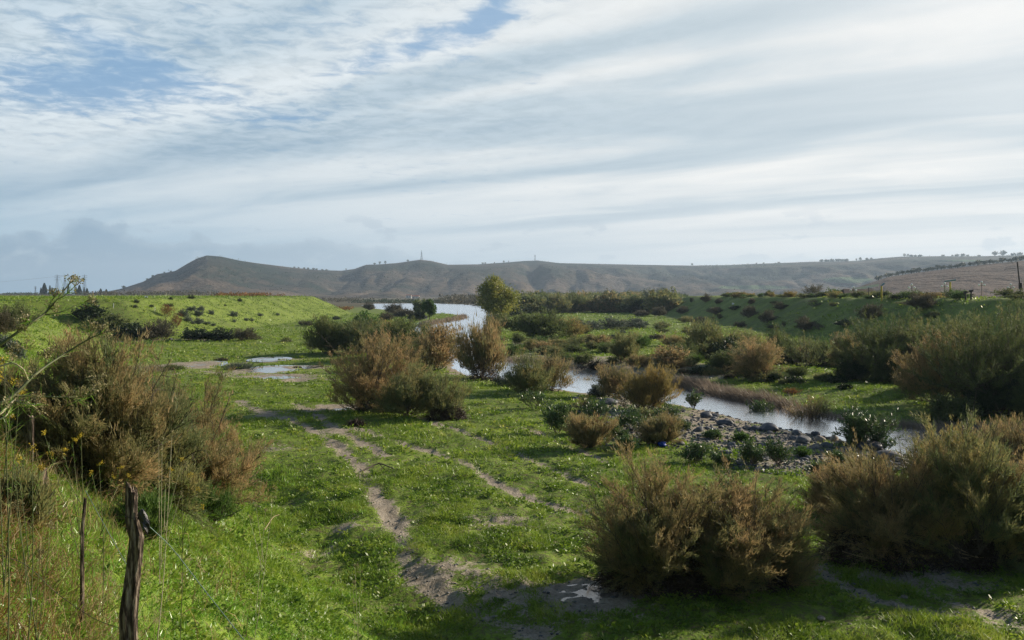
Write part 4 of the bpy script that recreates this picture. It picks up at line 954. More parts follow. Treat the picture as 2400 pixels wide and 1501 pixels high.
# tall dry and green grass standing around the post and along the left edge
def tall(n, areas, L, W, mat, label, seed, sp=.35):
    r = np.random.default_rng(seed); X, Y = [], []
    for (u0, u1, y0, y1, wgt) in areas:
        m = int(n * wgt); yy = r.uniform(y0, y1, m); X.append((r.uniform(u0, u1, m) - CU) / F * yy); Y.append(yy)
    X, Y = np.concatenate(X), np.concatenate(Y)
    cl = fbm(X * 1.7, Y * 1.7, 3, seed); k = cl > .42; X, Y = X[k], Y[k]; m = len(X)
    B = np.stack([X, Y, land(X, Y) - .02], 1); D = unit(np.stack([r.normal(size=m) * sp - .12, r.normal(size=m) * sp, np.ones(m)], 1))
    V, Fc = bent(B, D, L * r.uniform(.35, 1.2, m), W * r.uniform(.6, 1.4, m), r, .7)
    me = mesh_np('tall_grass', V, list(Fc), mat, {'tint': np.repeat(np.clip(r.normal(size=m) * .3 + .45, 0, 1), 5)}); tag(link('tall_grass', me), label, kind='stuff')
tall(7500, [(-150, 260, 3.0, 9, .55), (180, 520, 4.2, 8, .35), (0, 380, 8, 15, .3)], .42, .006, M_dry, 'dry straw coloured grass standing around the fence post', 31, .55)
tall(7000, [(-150, 300, 2.8, 9, .4), (150, 480, 4.5, 9, .25), (0, 420, 9, 17, .35)], .36, .007, M_grass, 'tall green grass blades standing on the near bank', 33, .55)
tall(5600, [(-200, 200, 3.0, 8, .7), (-100, 120, 8, 12, .3)], .40, .006, M_rust, 'tangled reddish brown dead stems at the far left', 35, .75)
tall(1500, [(-100, 300, 6, 16, .6), (330, 600, 9, 20, .4)], .6, .009, M_dry, 'tall thin dead stalks on the near bank', 37, .6)

# reeds and tussocks
r = np.random.default_rng(50)
def strip(name, pts, n, L, W, mat, label, lean, wid=1.0, seed=1, z0=None):
    r = np.random.default_rng(seed); P = np.array([fl(u, v, WL) for u, v in pts]); seg = np.hypot(*np.diff(P, axis=0).T); t = r.random(n) * seg.sum(); cs = np.concatenate([[0], np.cumsum(seg)])
    X = np.interp(t, cs, P[:, 0]) + r.normal(size=n) * wid * .4; Y = np.interp(t, cs, P[:, 1]) + np.abs(r.normal(size=n)) * wid; cl = .55 + .9 * fbm(X * .6, Y * .6, 3, seed)
    B = np.stack([X, Y, np.maximum(land(X, Y), WL - .1)], 1); D = unit(np.stack([r.normal(size=n) * .22 + lean[0], r.normal(size=n) * .22 + lean[1], np.ones(n)], 1))
    V, Fc = bent(B, D, L * cl * r.uniform(.4, 1.1, n), W * r.uniform(.6, 1.3, n), r, .35)
    me = mesh_np(name, V, list(Fc), mat, {'tint': np.repeat(np.clip(r.normal(size=n) * .28 + .45, 0, 1), 5)}); return tag(link(name, me), label, kind='stuff')
strip('reeds', [(1575, 903), (1640, 914), (1720, 935), (1860, 962)], 5200, .95, .035, M_reed, 'pinkish dry reeds leaning over the far river edge', (-.55, .1), 1.1, 2)
strip('reeds', [(1860, 972), (1960, 985), (2100, 1004), (2260, 1014), (2450, 1018)], 2600, .6, .03, M_reed, 'low dry reeds and dark grass along the far water edge at the right', (-.4, .1), .8, 3)
strip('reeds', [(985, 768), (1010, 760), (1075, 750), (1088, 744)], 2200, 1.3, .12, M_reed, 'pale dry reeds fringing the green tongue of land', (-.1, 0), 1.5, 4)
strip('reeds', [(1150, 842), (1200, 850), (1250, 855), (1330, 871)], 1500, .5, .05, M_reed, 'short dry grass on the muddy far edge of the river', (-.1, 0), 1.6, 5)
def px(u, v): x, y, z = hit(u, v); return x, y
for u, v, w, L_, m, lab in [(560, 866, 56, .75, M_grey, 'rounded grey green rush tussock between the puddles'), (405, 868, 40, .6, M_olive, 'dark rush tussock left of the first puddle'), (340, 874, 80, .8, M_reed, 'pale dry grass clump behind the left tamarisk'),
                            (520, 846, 22, .35, M_purple, 'small brown tuft behind the rush tussock')]:
    x, y = px(u, v); clump('grass_tussock', x, y, 1100, w / F * y * .35, L_, .03, m, lab, u, cat='tussock', rx=w / F * y * .5)

# ------------------------------------------------------------------ drift debris, branches, stones
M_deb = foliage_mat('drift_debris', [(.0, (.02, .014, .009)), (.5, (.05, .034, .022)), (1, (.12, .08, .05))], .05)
M_cane = plain('dead_cane', [(.3, (.25, .17, .09)), (.7, (.48, .38, .25))], 12, .7, .2)
def debris(u, v, w_px, h_px, label, seed, canes=5, depth=.6, n=2600):
    r = np.random.default_rng(seed); x, y, z = hit(u, v); w, h = w_px / F * y, h_px / F * y
    root = empty('driftwood_heap', (x, y, z)); tag(root, label, 'debris')
    a = r.uniform(0, 6.28, n); rad = np.sqrt(r.random(n)); px_, py_ = np.cos(a) * rad * w / 2, np.sin(a) * rad * w / 2 * depth
    pz = h * (1 - rad ** 2) ** .6 * r.uniform(.1, 1, n) * (.7 + .6 * vnoise(px_ * 1.6, py_ * 1.6, seed))
    B = np.stack([px_, py_, pz], 1); D = unit(np.stack([r.normal(size=n), r.normal(size=n), r.normal(size=n) * .5 - .2], 1))
    V, Fc = bent(B, D, .38 * r.uniform(.3, 1.4, n), .022 * r.uniform(.5, 1.7, n), r, .5)
    link('twigs', mesh_np('twigs', V, list(Fc), M_deb, {'tint': np.repeat(r.random(n), 5)}), root)
    pt = []
    for k in range(canes):
        c = np.array([r.uniform(-.4, .4) * w, -w / 2 * depth * r.uniform(.4, .9), h * r.uniform(.25, .7)]); d = unit(np.array([r.normal(), r.normal() * .3, r.normal() * .3])); l = r.uniform(.25, .7) * min(1.6, w * .3)
        pt.append((bez(c - d * l, c + r.normal(size=3) * .05, c + d * l, 5), np.full(5, .011)))
    if pt: cv, cf = tubes(pt, 5); link('canes', mesh_np('canes', cv, cf, M_cane), root)
    return root
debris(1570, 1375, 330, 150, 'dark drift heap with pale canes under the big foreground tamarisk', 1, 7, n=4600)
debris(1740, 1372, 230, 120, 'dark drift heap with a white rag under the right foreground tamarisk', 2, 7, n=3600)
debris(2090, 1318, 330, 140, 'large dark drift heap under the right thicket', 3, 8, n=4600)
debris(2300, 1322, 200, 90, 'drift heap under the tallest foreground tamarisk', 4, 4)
debris(1048, 982, 90, 60, 'brown debris with broken pale canes at the right of the central clump', 5, 6)
debris(900, 965, 130, 38, 'dark debris under the central clump', 6, 3)
debris(1135, 892, 80, 34, 'dark debris at the foot of the tall riverside tamarisk', 7, 2, n=1500)
debris(835, 1000, 42, 20, 'small brown root clump lying in the grass beside the track', 8, 0, n=900)
debris(671, 803, 30, 12, 'small brown debris clump on the meadow', 9, 0, n=500)
debris(603, 798, 28, 14, 'brown debris clump at the end of the bushes at the bank foot', 10, 0, n=500)
debris(1395, 868, 90, 22, 'dark roots hanging on the cut bank above the water', 11, 0, n=1200)
def branch(name, pts, rad, mat, label, cat, parent=None, sides=6, close=True):
    P = np.array(pts, float); n = len(P); t = np.linspace(0, n - 1, (n - 1) * 4 + 1); Q = np.stack([np.interp(t, np.arange(n), P[:, i]) for i in range(3)], 1)
    Q[1:-1] = (Q[:-2] + 2 * Q[1:-1] + Q[2:]) / 4
    rr_ = np.interp(t, [0, n - 1], rad) if len(rad) == 2 else np.interp(t, np.arange(n), rad)
    return Q, rr_
def stick(name, paths, mat, label, cat, sides=6, group=None):
    bb = [branch(name, p, r_, mat, label, cat) for p, r_ in paths]; c = bb[0][0][0]
    V, Fc = tubes([(q - c, r_) for q, r_ in bb], sides); return tag(link(name, mesh_np(name, V, Fc, mat, smooth=True), None, c), label, cat, group)
def G3(u, v, up=0.0): x, y, z = hit(u, v); return (x, y, z + up)
stick('fallen_branch', [([G3(845, 1110, .03), G3(888, 1098, .22), G3(925, 1106, .06), G3(970, 1108, .03)], (.035, .012)), ([G3(888, 1098, .2), G3(905, 1108, .06), G3(930, 1112, .03)], (.02, .006)), ([G3(870, 1103, .12), G3(868, 1092, .2), G3(885, 1088, .28)], (.012, .004)),
      ([G3(905, 1102, .16), G3(880, 1112, .04)], (.015, .005))], M_bark, 'dark crooked dead branch lying in the grass beside the track', 'branch')
stick('fallen_branch', [([G3(620, 1262, .25), G3(640, 1245, .35), G3(655, 1238, .4)], (.012, .006))], M_cane, 'short pale twig sticking out of the grass at the foot of the bank', 'branch')

M_rock = plain('river_stone', [(.3, (.05, .055, .062)), (.5, (.11, .115, .12)), (.72, (.24, .23, .215))], 2.5, .75, .6, spec=.4)
M_rockd = plain('dark_boulder', [(.3, (.025, .03, .038)), (.55, (.06, .068, .08)), (.8, (.15, .155, .16))], 2.2, .6, .8, spec=.5)
M_rockt = plain('tan_stone', [(.3, (.16, .13, .10)), (.7, (.38, .33, .27))], 3, .8, .5)
import bmesh
def rock_base(seed, sub=2):
    bm = bmesh.new(); bmesh.ops.create_icosphere(bm, subdivisions=sub, radius=.5); V = np.array([v.co[:] for v in bm.verts]); Fc = np.array([[v.index for v in f.verts] for f in bm.faces]); bm.free()
    r = np.random.default_rng(seed); pl = rnd_dir(9, r); dd = r.uniform(.30, .46, 9)
    for p, d in zip(pl, dd):
        k = V @ p; V = V - np.clip(k - d, 0, None)[:, None] * p * .8
    V += (fbm(V[:, 0] * 4 + seed, V[:, 1] * 4 + V[:, 2] * 3, 3, seed)[:, None] - .5) * .12 * unit(V); return V, Fc
RB = [rock_base(k + 1, 3) for k in range(7)]
RM = {(k, m.name): mesh_np('stone', V, Fc, m, smooth=True) for k, (V, Fc) in enumerate(RB) for m in (M_rock, M_rockd, M_rockt)}
def rock(x, y, s, mat, label, group=None, name='stone', cat='stone', flat=.6, k=None, wide=1.25):
    rq = random.Random(int(x * 977 + y * 131)); k = rq.randrange(7) if k is None else k; o = link(name, RM[(k, mat.name)], None, (x, y, zat(x, y) + s * flat * .16), rq.uniform(0, 6.28), (s * wide, s, s * flat))
    return tag(o, label, cat, group)
BO = [(2000, 1030, 52, .6, M_rockd, 'brown grey boulder left of the two biggest ones by the water'), (2040, 1043, 66, .42, M_rockd, 'long slab-like dark boulder at the water edge, biggest of the bank'), (2092, 1045, 62, .5, M_rockd, 'rounded dark boulder right of the slab-like one'),
      (2120, 1050, 32, .5, M_rockd, 'small dark boulder at the right end of the boulder row'), (2078, 1066, 70, .35, M_rock, 'flat grey boulder half sunk below the row'), (1882, 1028, 38, .7, M_rock, 'round grey boulder standing alone among the stones'),
      (1937, 1038, 30, .55, M_rock, 'oval grey boulder between the round one and the slab'), (1800, 998, 52, .45, M_rockd, 'wide black boulder beside the bare brown shrub'), (1768, 997, 34, .4, M_rockd, 'low black boulder at the left of the wide black one'),
      (1866, 1008, 28, .6, M_rock, 'grey boulder below the bare brown shrub'), (1912, 1012, 24, .7, M_rockd, 'squarish dark boulder by the bank grass'), (1922, 1024, 26, .8, M_rockt, 'pale tan boulder in the stone row'), (1955, 1026, 26, .8, M_rockt, 'tan rounded boulder next to the brown grey one'),
      (1655, 968, 36, .5, M_rockd, 'dark boulder at the left end of the stone bank'), (1700, 985, 40, .4, M_rockd, 'dark flat boulder among the stones near the low twigs'), (1640, 1000, 26, .6, M_rock, 'grey boulder behind the oleander'), (1715, 1035, 24, .5, M_rock, 'lone oval stone in the grass left of the oleander pair'),
      (1705, 1062, 18, .7, M_rock, 'round stone in the grass above the oleander pair'), (1892, 1078, 18, .7, M_rock, 'grey stone right of the oleander pair'), (2195, 1078, 40, .9, M_rockd, 'dark boulder between the thicket and the water'), (2230, 1092, 30, .8, M_rockd, 'dark boulder behind the slim amber tamarisk'),
      (1425, 948, 50, .35, M_rockd, 'dark flat boulder on the bank below the feathery tamarisk'), (1350, 940, 26, .5, M_rockd, 'dark boulder at the water between two tamarisks'), (400, 797, 10, .6, M_rockd, 'small dark rock before the bushes at the bank foot')]
for u, v, w, fh, m, lab in BO:
    x, y, z = hit(u, v + (12 if 1600 < u < 2240 and v < 1070 else 0)); rock(x, y, w / F * y / 1.2, m, lab, None, 'boulder', 'boulder', fh * 1.1 + .15)
rq = random.Random(12); n_ = 0
while n_ < 250:
    u, v = rq.uniform(1380, 2240), rq.uniform(930, 1115); x, y = fl(u, v)
    d = sdf_poly(np.array([x]), np.array([y]), BAR)[0]
    if d > .3 or rq.random() > .35 + .65 * vnoise(np.array([x * .4]), np.array([y * .4]), 8)[0] * 1.2: continue
    s = .14 + .34 * rq.random() ** 2.8; m = rq.choice([M_rock, M_rock, M_rock, M_rockd, M_rockt])
    rock(x, y, s, m, 'rounded grey river stone on the stony bar', 'river stones on the stony bar', flat=rq.uniform(.5, .85)); n_ += 1
for k in range(14):
    u, v = rq.uniform(1280, 2330), rq.uniform(1390, 1470)
    if (u < 1850 and u > 1480): continue
    x, y = fl(u, v); rock(x, y, rq.uniform(.08, .2), M_rockt, 'small tan stone lying on the bare ground in the foreground', 'small stones in the foreground', flat=.5)
for k in range(12):
    x, y, z = hit(rq.uniform(955, 1000), rq.uniform(741, 749)); rock(x, y, rq.uniform(.8, 1.7), M_rockd, 'dark rock on the shore of the green tongue of land', 'rocks on the green tongue of land')
def pebbles(n, seed):
    r = np.random.default_rng(seed); U = r.uniform(1340, 2280, n * 3); Vv = r.uniform(920, 1130, n * 3); X = (U - CU) / F * (EYE * F / (Vv - HV)); Y = EYE * F / (Vv - HV)
    k = sdf_poly(X, Y, BAR) < .8; X, Y = X[k][:n], Y[k][:n]
    U2 = r.uniform(900, 2400, 3400); V2 = r.uniform(1210, 1495, 3400); X2 = (U2 - CU) / F * (EYE * F / (V2 - HV)); Y2 = EYE * F / (V2 - HV); d2 = dirt(X2, Y2); k = d2 > .4; 
    S = np.concatenate([.05 + .16 * r.random(len(X)) ** 2.2, .02 + .08 * r.random(k.sum()) ** 3]); X = np.concatenate([X, X2[k]]); Y = np.concatenate([Y, Y2[k]]); n = len(X)
    Vb, Fb = rock_base(3, 1); m = len(Vb); A = r.uniform(0, 6.28, n); ca, sa = np.cos(A), np.sin(A)
    sx = r.uniform(1, 1.6, n); sz = r.uniform(.45, .8, n)
    vx = Vb[None, :, 0] * sx[:, None]; vy = Vb[None, :, 1] + 0 * sx[:, None]; vz = Vb[None, :, 2] * sz[:, None]
    P = np.stack([(vx * ca[:, None] - vy * sa[:, None]) * S[:, None] + X[:, None], (vx * sa[:, None] + vy * ca[:, None]) * S[:, None] + Y[:, None], vz * S[:, None] + (land(X, Y) + S * .12)[:, None]], -1)
    Fc = (Fb[None] + (np.arange(n) * m)[:, None, None]).reshape(-1, 3)
    tag(link('pebbles', mesh_np('pebbles', P.reshape(-1, 3), Fc, M_rock, smooth=True)), 'loose pebbles and small cobbles over the stony bar', kind='stuff')
pebbles(6500, 5)
M_blue = plain('blue_plastic', [(.3, (.003, .03, .28)), (.7, (.01, .08, .5))], 6, .35, .5, spec=.5)
M_white = plain('white_plastic', [(.3, (.55, .56, .58)), (.7, (.8, .8, .8))], 8, .4, .5, spec=.5)
def rag(u, v, w_px, h_px, mat, label, cat, seed, name='plastic_bag', pos=None, up=0.0):
    x, y, z = pos or hit(u, v); w, h = w_px / F * y, h_px / F * y; r = np.random.default_rng(seed)
    V, Fc = rock_base(seed, 3); V = V * np.array([w, w * .7, h]); V += (fbm(V[:, 0] / w * 6, V[:, 1] / w * 6 + V[:, 2] / h * 5, 3, seed)[:, None] - .5) * .5 * unit(V) * np.array([w, w, h]) * .8
    return tag(link(name, mesh_np(name, V, Fc, mat), None, (x, y, z + h * .3 + up)), label, cat)
rag(1552, 1048, 22, 14, M_blue, 'bright blue plastic bag lying under the brown shrub', 'plastic bag', 3)
rag(818, 961, 13, 8, M_white, 'white plastic bag beside the puddle by the central clump', 'plastic bag', 4)
rag(1785, 1312, 12, 18, M_white, 'white rag caught in the drift heap of the right foreground tamarisk', 'rag', 5, 'rag', up=.15)
rag(2107, 1327, 12, 14, M_white, 'pale rag at the foot of the right thicket', 'rag', 6, 'rag')
rag(342, 699, 9, 5, M_white, 'white bag on top of the left bank', 'plastic bag', 7)
rag(1718, 716, 6, 5, M_white, 'white litter on the right bank face', 'litter', 8, 'litter')
rag(1095, 884, 14, 5, M_white, 'white litter at the water edge by the tall riverside tamarisk', 'litter', 9, 'litter')
print('ground things', time.time() - T0)
# ------------------------------------------------------------------ fence posts and fennel in the foreground
def W3(u, v, y): return ((u - CU) / F * y, y, EYE - (v - HV) / F * y)
M_post = plain('weathered_post', [(.38, (.02, .014, .010)), (.5, (.07, .05, .036)), (.56, (.20, .155, .115)), (.68, (.38, .32, .25))], 4.5, .9, 1.0, stretch=(9, 9, 1.3))
M_wire = plain('rusty_wire', [(.3, (.03, .03, .03)), (.7, (.09, .07, .05))], 20, .5, .1, metal=.6)
M_black = plain('black_plastic', [(.3, (.006, .006, .007)), (.7, (.03, .03, .033))], 9, .45, .6, spec=.5)
def post(pts, rads, label, seed, wires=(), mat=None, slant=1.0):
    """a rough tree-limb post: elliptical rings with grooves, split slanting top"""
    P = np.array(pts, float); n = len(P); t = np.linspace(0, n - 1, 46); Q = np.stack([np.interp(t, np.arange(n), P[:, i]) for i in range(3)], 1); ra = np.interp(t, np.arange(n), rads); S = 26
    an = np.linspace(0, 2 * np.pi, S, endpoint=False); V = []
    H = Q[-1, 2] - Q[0, 2]
    for i, (q, r_) in enumerate(zip(Q, ra)):
        g_ = 1 + .16 * np.sin(an * 3 + q[2] * 2 + seed) + .10 * np.sin(an * 7 + q[2] * 5) + .22 * (vnoise(an * 3 + seed, np.full(S, q[2] * 9), seed) - .5) + .18 * (vnoise(an * 9, np.full(S, q[2] * 3), seed + 3) - .5)
        V.append(np.stack([q[0] + np.cos(an) * r_ * g_, q[1] + np.sin(an) * r_ * g_, np.full(S, q[2])], 1))
    V = np.array(V); top = V[-1]; V[-1, :, 2] += slant * (-(top[:, 0] - Q[-1, 0]) * 1.1 + (vnoise(an * 4, an * 0, seed) - .4) * .05)
    V[-2, :, 2] += slant * (-(V[-2, :, 0] - Q[-2, 0]) * .5)
    V = V.reshape(-1, 3); i = np.arange(46 * S).reshape(46, S); q = np.stack([i[:-1], np.roll(i[:-1], -1, 1), np.roll(i[1:], -1, 1), i[1:]], -1).reshape(-1, 4)
    c = V[-S:].mean(0) - np.array([0, 0, .012]); V = np.vstack([V, c]); k = len(V) - 1
    cap = np.array([(i[-1, j], i[-1, (j + 1) % S], k) for j in range(S)])
    B0 = np.array(P[0]); root = empty('fence_post', B0); tag(root, label, 'fence post')
    link('wood', mesh_np('wood', V - B0, [q, cap], mat or M_post, smooth=False), root)
    for (zf, rr_) in wires:
        cc = Q[int(zf * 45)]; a2 = np.linspace(0, 2 * np.pi, 20); rr2 = np.interp(zf * 45, np.arange(46), ra) * 1.12 + .002
        pt = np.stack([cc[0] + np.cos(a2) * rr2, cc[1] + np.sin(a2) * rr2, cc[2] + .006 * np.sin(a2 * 2)], 1) - B0
        wv, wf = tubes([(pt, np.full(20, .0022))], 5); link('wire_loop', mesh_np('wire_loop', wv, wf, M_wire), root)
    return root
y0 = 6.0
pb = W3(302, 1560, y0); pb = (pb[0], pb[1], zat(pb[0], pb[1]) - .1)
post([pb, W3(300, 1440, y0), W3(316, 1320, y0), W3(322, 1260, y0), W3(309, 1210, y0), W3(312, 1150, y0)], [.056, .050, .039, .041, .037, .034], 'weathered crooked wooden fence post, the nearest one, with a split top', 5, [(.80, 0)], slant=1.2)
x, y, z = W3(97, 1165, 11); post([(x, y, zat(x, y) - .1), (x + .02, y, z), W3(98, 1093, 11)], [.05, .05, .045], 'grey fence post standing in the tall grass left of the nearest one', 9, slant=.5)
x, y, z = W3(72, 1000, 12.5); post([(x, y, zat(x, y) - .1), (x, y, z - .2), W3(73, 977, 12.5)], [.04, .04, .036], 'pale topped fence post farther up the slope', 12, slant=.6)
x, y, z = W3(192, 1320, 7.4); post([(x, y, zat(x, y) - .1), W3(193, 1240, 7.4), W3(200, 1168, 7.4)], [.016, .014, .010], 'thin dark stake left of the nearest fence post', 14, slant=.3)
r = np.random.default_rng(3); V, Fc = rock_base(5, 3); V *= np.array([.07, .05, .17]); V += (fbm(V[:, 0] * 60, V[:, 1] * 60 + V[:, 2] * 30, 3, 5)[:, None] - .5) * .05 * unit(V)
V[:, 0] += (-V[:, 2]) * .25
tag(link('plastic_rag', mesh_np('plastic_rag', V, Fc, M_black), None, W3(339, 1226, y0 - .02)), 'black plastic rag hanging on the wire at the nearest fence post', 'rag')
def wire(pts, label, rad=.0022, mat=None):
    return stick('fence_wire', [([W3(*p) for p in pts], (rad, rad))], mat or M_wire, label, 'wire', 5)
M_twine = plain('green_twine', [(.3, (.10, .16, .13)), (.7, (.2, .28, .24))], 20, .6, .1)
wire([(325, 1212, 6), (400, 1280, 6.3), (470, 1372, 6.2), (575, 1505, 5.8), (620, 1560, 5.6)], 'thin grey green wire sagging from the nearest post down to the right', .003, M_twine)
wire([(200, 1150, 7.4), (255, 1250, 6.8), (300, 1330, 6.3)], 'wire between the thin stake and the nearest post', .0022, M_twine)
wire([(-40, 1290, 5.4), (60, 1320, 6), (130, 1390, 6.2), (220, 1452, 6.2), (300, 1480, 6.1)], 'dark wire running along the bottom left to the nearest post')
M_stem = plain('fennel_stem', [(.3, (.05, .07, .025)), (.7, (.14, .14, .06))], 14, .6, .2)
M_stemp = plain('pale_stem', [(.3, (.30, .26, .15)), (.7, (.52, .46, .32))], 14, .6, .2)
M_flow = foliage_mat('yellow_umbels', [(.0, (.30, .24, .03)), (.6, (.55, .40, .03)), (1, (.65, .52, .08))], .3)
M_seed = foliage_mat('seed_umbels', [(.0, (.12, .09, .05)), (.5, (.22, .2, .08)), (1, (.42, .36, .24))], .2)
def fennel(paths, tips, label, mat, seed, flow=.5, fr=.03, name='fennel_plant'):
    """stems as tubes; umbels of small seeds or flowers at the tips; wispy threads along the stems"""
    r = np.random.default_rng(seed); bb = [branch('', [W3(*p) if len(p) == 3 and p[1] > 50 else p for p in P], ra, None, '', '') for P, ra in paths]
    c = bb[0][0][0].copy(); root = empty(name, c); tag(root, label, 'plant')
    pp = [(q - c, r_) for q, r_ in bb]; sv, sf = tubes(pp, 6); link('stems', mesh_np('stems', sv, sf, mat, smooth=True), root)
    tipsw = [np.array(W3(*t)) - c for t in tips] + [q[-1] for q, _ in pp]
    for tpt in tipsw:                        # each umbel a part of its own
        m = r.integers(7, 13); ax = unit(r.normal(size=3) * .4 + np.array([.3, 0, .9])); B, D, spokes = [], [], []
        for j in range(m):
            e = tpt + unit(ax + r.normal(size=3) * .6) * fr * r.uniform(.7, 1.3); spokes.append((np.stack([tpt, e]), np.array([.0012, .0008])))
            q = r.integers(5, 9); B.append(e + r.normal(size=(q, 3)) * .005); D.append(rnd_dir(q, r))
        sv, sf = tubes(spokes, 3); B, D = np.concatenate(B), np.concatenate(D); V, Fc = leaves(B, D, np.full(len(B), .009), np.full(len(B), .006), r)
        me = mesh_np('umbel', np.vstack([V, sv]), [Fc, sf + len(V)], M_flow if flow > .5 else M_seed, {'tint': np.concatenate([np.repeat(r.random(len(B)), 4), np.zeros(len(sv))])})
        link('umbel', me, root)
    # thread leaves
    B, D = [], []
    for q, _ in pp:
        n = (5 if fr < .05 and flow > .5 else 2) * len(q); i = r.integers(0, len(q) - 1, n); b = q[i] + (q[i + 1] - q[i]) * r.random((n, 1)); B.append(b); D.append(unit(unit(q[i + 1] - q[i]) + r.normal(size=(n, 3)) * .6))
    B, D = np.concatenate(B), np.concatenate(D); V, Fc = blades(B, D, r.uniform(.02, .07, len(B)), np.full(len(B), .0022), r)
    link('thread_leaves', mesh_np('thread_leaves', V, Fc, M_grass_wet, {'tint': np.repeat(r.random(len(B)), 3)}), root)
    return root
fennel([([(-90, 870, 3.3), (0, 808, 3.3), (77, 755, 3.35), (106, 735, 3.4), (134, 702, 3.4), (165, 663, 3.45)], (.0075, .002)), ([(106, 738, 3.4), (139, 734, 3.42), (168, 721, 3.45), (199, 707, 3.5)], (.003, .0012)), ([(134, 702, 3.4), (150, 695, 3.4), (176, 671, 3.4)], (.002, .001)), ([(72, 758, 3.35), (66, 748, 3.3), (58, 757, 3.3)], (.002, .001)), ([(106, 735, 3.4), (118, 712, 3.4), (127, 698, 3.4)], (.002, .001))],
       [(40, 775, 3.3), (120, 725, 3.4)], 'long dark fennel stem reaching up from the left edge over the far bank', M_stem, 1, .3)
fennel([([(-80, 990, 3.0), (0, 949, 3.0), (36, 925, 3.05), (72, 887, 3.1), (108, 858, 3.2), (156, 827, 3.3), (206, 796, 3.3), (240, 781, 3.3)], (.0075, .002)), ([(36, 928, 3.05), (100, 930, 3.1), (168, 932, 3.2), (222, 924, 3.25)], (.0042, .0015)), ([(168, 931, 3.2), (190, 942, 3.2), (187, 934, 3.2)], (.002, .001)), ([(66, 893, 3.1), (50, 862, 3.1), (28, 850, 3.1)], (.003, .0012)), ([(206, 796, 3.3), (215, 782, 3.3), (209, 777, 3.3)], (.002, .001)), ([(108, 858, 3.2), (116, 846, 3.2), (110, 838, 3.2)], (.002, .001))],
       [(222, 900, 3.2), (235, 900, 3.2), (112, 842, 3.2)], 'long brown fennel stem crossing before the left tamarisk, lower than the dark one', M_stem, 2, .3)
fennel([([(-60, 1000, 2.9), (0, 971, 2.9), (20, 952, 2.95), (32, 938, 3.0), (52, 947, 3.0), (84, 949, 3.0)], (.005, .0015)), ([(0, 983, 2.9), (15, 975, 2.9), (24, 960, 2.95)], (.003, .0012)), ([(32, 938, 3), (60, 940, 3), (90, 960, 3.05), (95, 975, 3.05)], (.002, .001)), ([(-10, 862, 3), (30, 850, 3), (55, 865, 3), (66, 893, 3.1)], (.0035, .003))],
       [(45, 826, 3.0), (60, 820, 3.0), (40, 955, 3)], 'pale branching fennel stem at the left edge', M_stemp, 3, .3)
def ground_fennel(u, v, yy, tops, mat, seed, label, flow):
    x = (u - CU) / F * yy; b = (x, yy, zat(x, yy) - .05); P = []
    t0 = np.array(W3(*tops[0])); b_ = np.array(b)
    P.append(([tuple(b_), tuple(b_ * .5 + t0 * .5 + np.array([.03, 0, 0])), tuple(t0)], (.005, .0018)))
    for t in tops[1:]:
        s = b_ + (t0 - b_) * random.Random(seed + int(t[0])).uniform(.35, .75); t = np.array(W3(*t)); P.append(([tuple(s), tuple((s + t) / 2 + np.array([0, 0, .02])), tuple(t)], (.003, .0012)))
    fennel(P, [], label, mat, seed, flow)
ground_fennel(345, 1340, 6.6, [(403, 1020, 6.6), (380, 1035, 6.6), (388, 1132, 6.6), (424, 1160, 6.6), (372, 1042, 6.5), (425, 1090, 6.5)], M_stemp, 21, 'tall pale branching stalk just right of the nearest fence post', .3)
ground_fennel(186, 1200, 7.5, [(190, 1025, 7.5), (170, 1035, 7.5), (150, 1060, 7.4), (118, 1068, 7.5), (105, 1020, 7.5)], M_stem, 22, 'fennel with yellow flowers before the dark heart of the left tamarisk', .9)
ground_fennel(60, 1200, 6.0, [(75, 1050, 6), (95, 1100, 6), (40, 1080, 6), (20, 980, 6)], M_stem, 23, 'fennel with yellow flowers at the left edge beside the grey post', .9)
ground_fennel(420, 1260, 9.0, [(425, 1080, 9), (445, 1115, 9), (400, 1105, 9), (460, 1150, 9), (470, 1190, 9)], M_stem, 24, 'slender fennel with yellow flowers under the right part of the left tamarisk', .9)
ground_fennel(240, 1250, 8.0, [(232, 1085, 8), (215, 1110, 8), (262, 1118, 8), (300, 1120, 8), (280, 1100, 8)], M_stem, 25, 'leafy fennel behind the nearest fence post', .9)
ground_fennel(8, 1100, 4.5, [(10, 850, 4.5), (30, 905, 4.5), (-10, 880, 4.5), (45, 930, 4.5)], M_stem, 26, 'fennel with golden leaves at the far left edge', .9)
ground_fennel(560, 1420, 8.5, [(640, 1170, 8.5), (600, 1190, 8.5), (585, 1215, 8.5), (622, 1200, 8.5)], M_stemp, 27, 'thin pale weed against the grass right of the left tamarisk', .3)
ground_fennel(838, 1560, 9.0, [(832, 1330, 9), (845, 1345, 9), (828, 1370, 9)], M_stemp, 28, 'single thin pale stalk rising from the bottom edge, left of the middle', .3)
ground_fennel(110, 1480, 5.2, [(38, 1190, 5.2), (92, 1300, 5.2), (120, 1240, 5.2)], M_stem, 29, 'arching dark stalk in the lower left corner', .3)

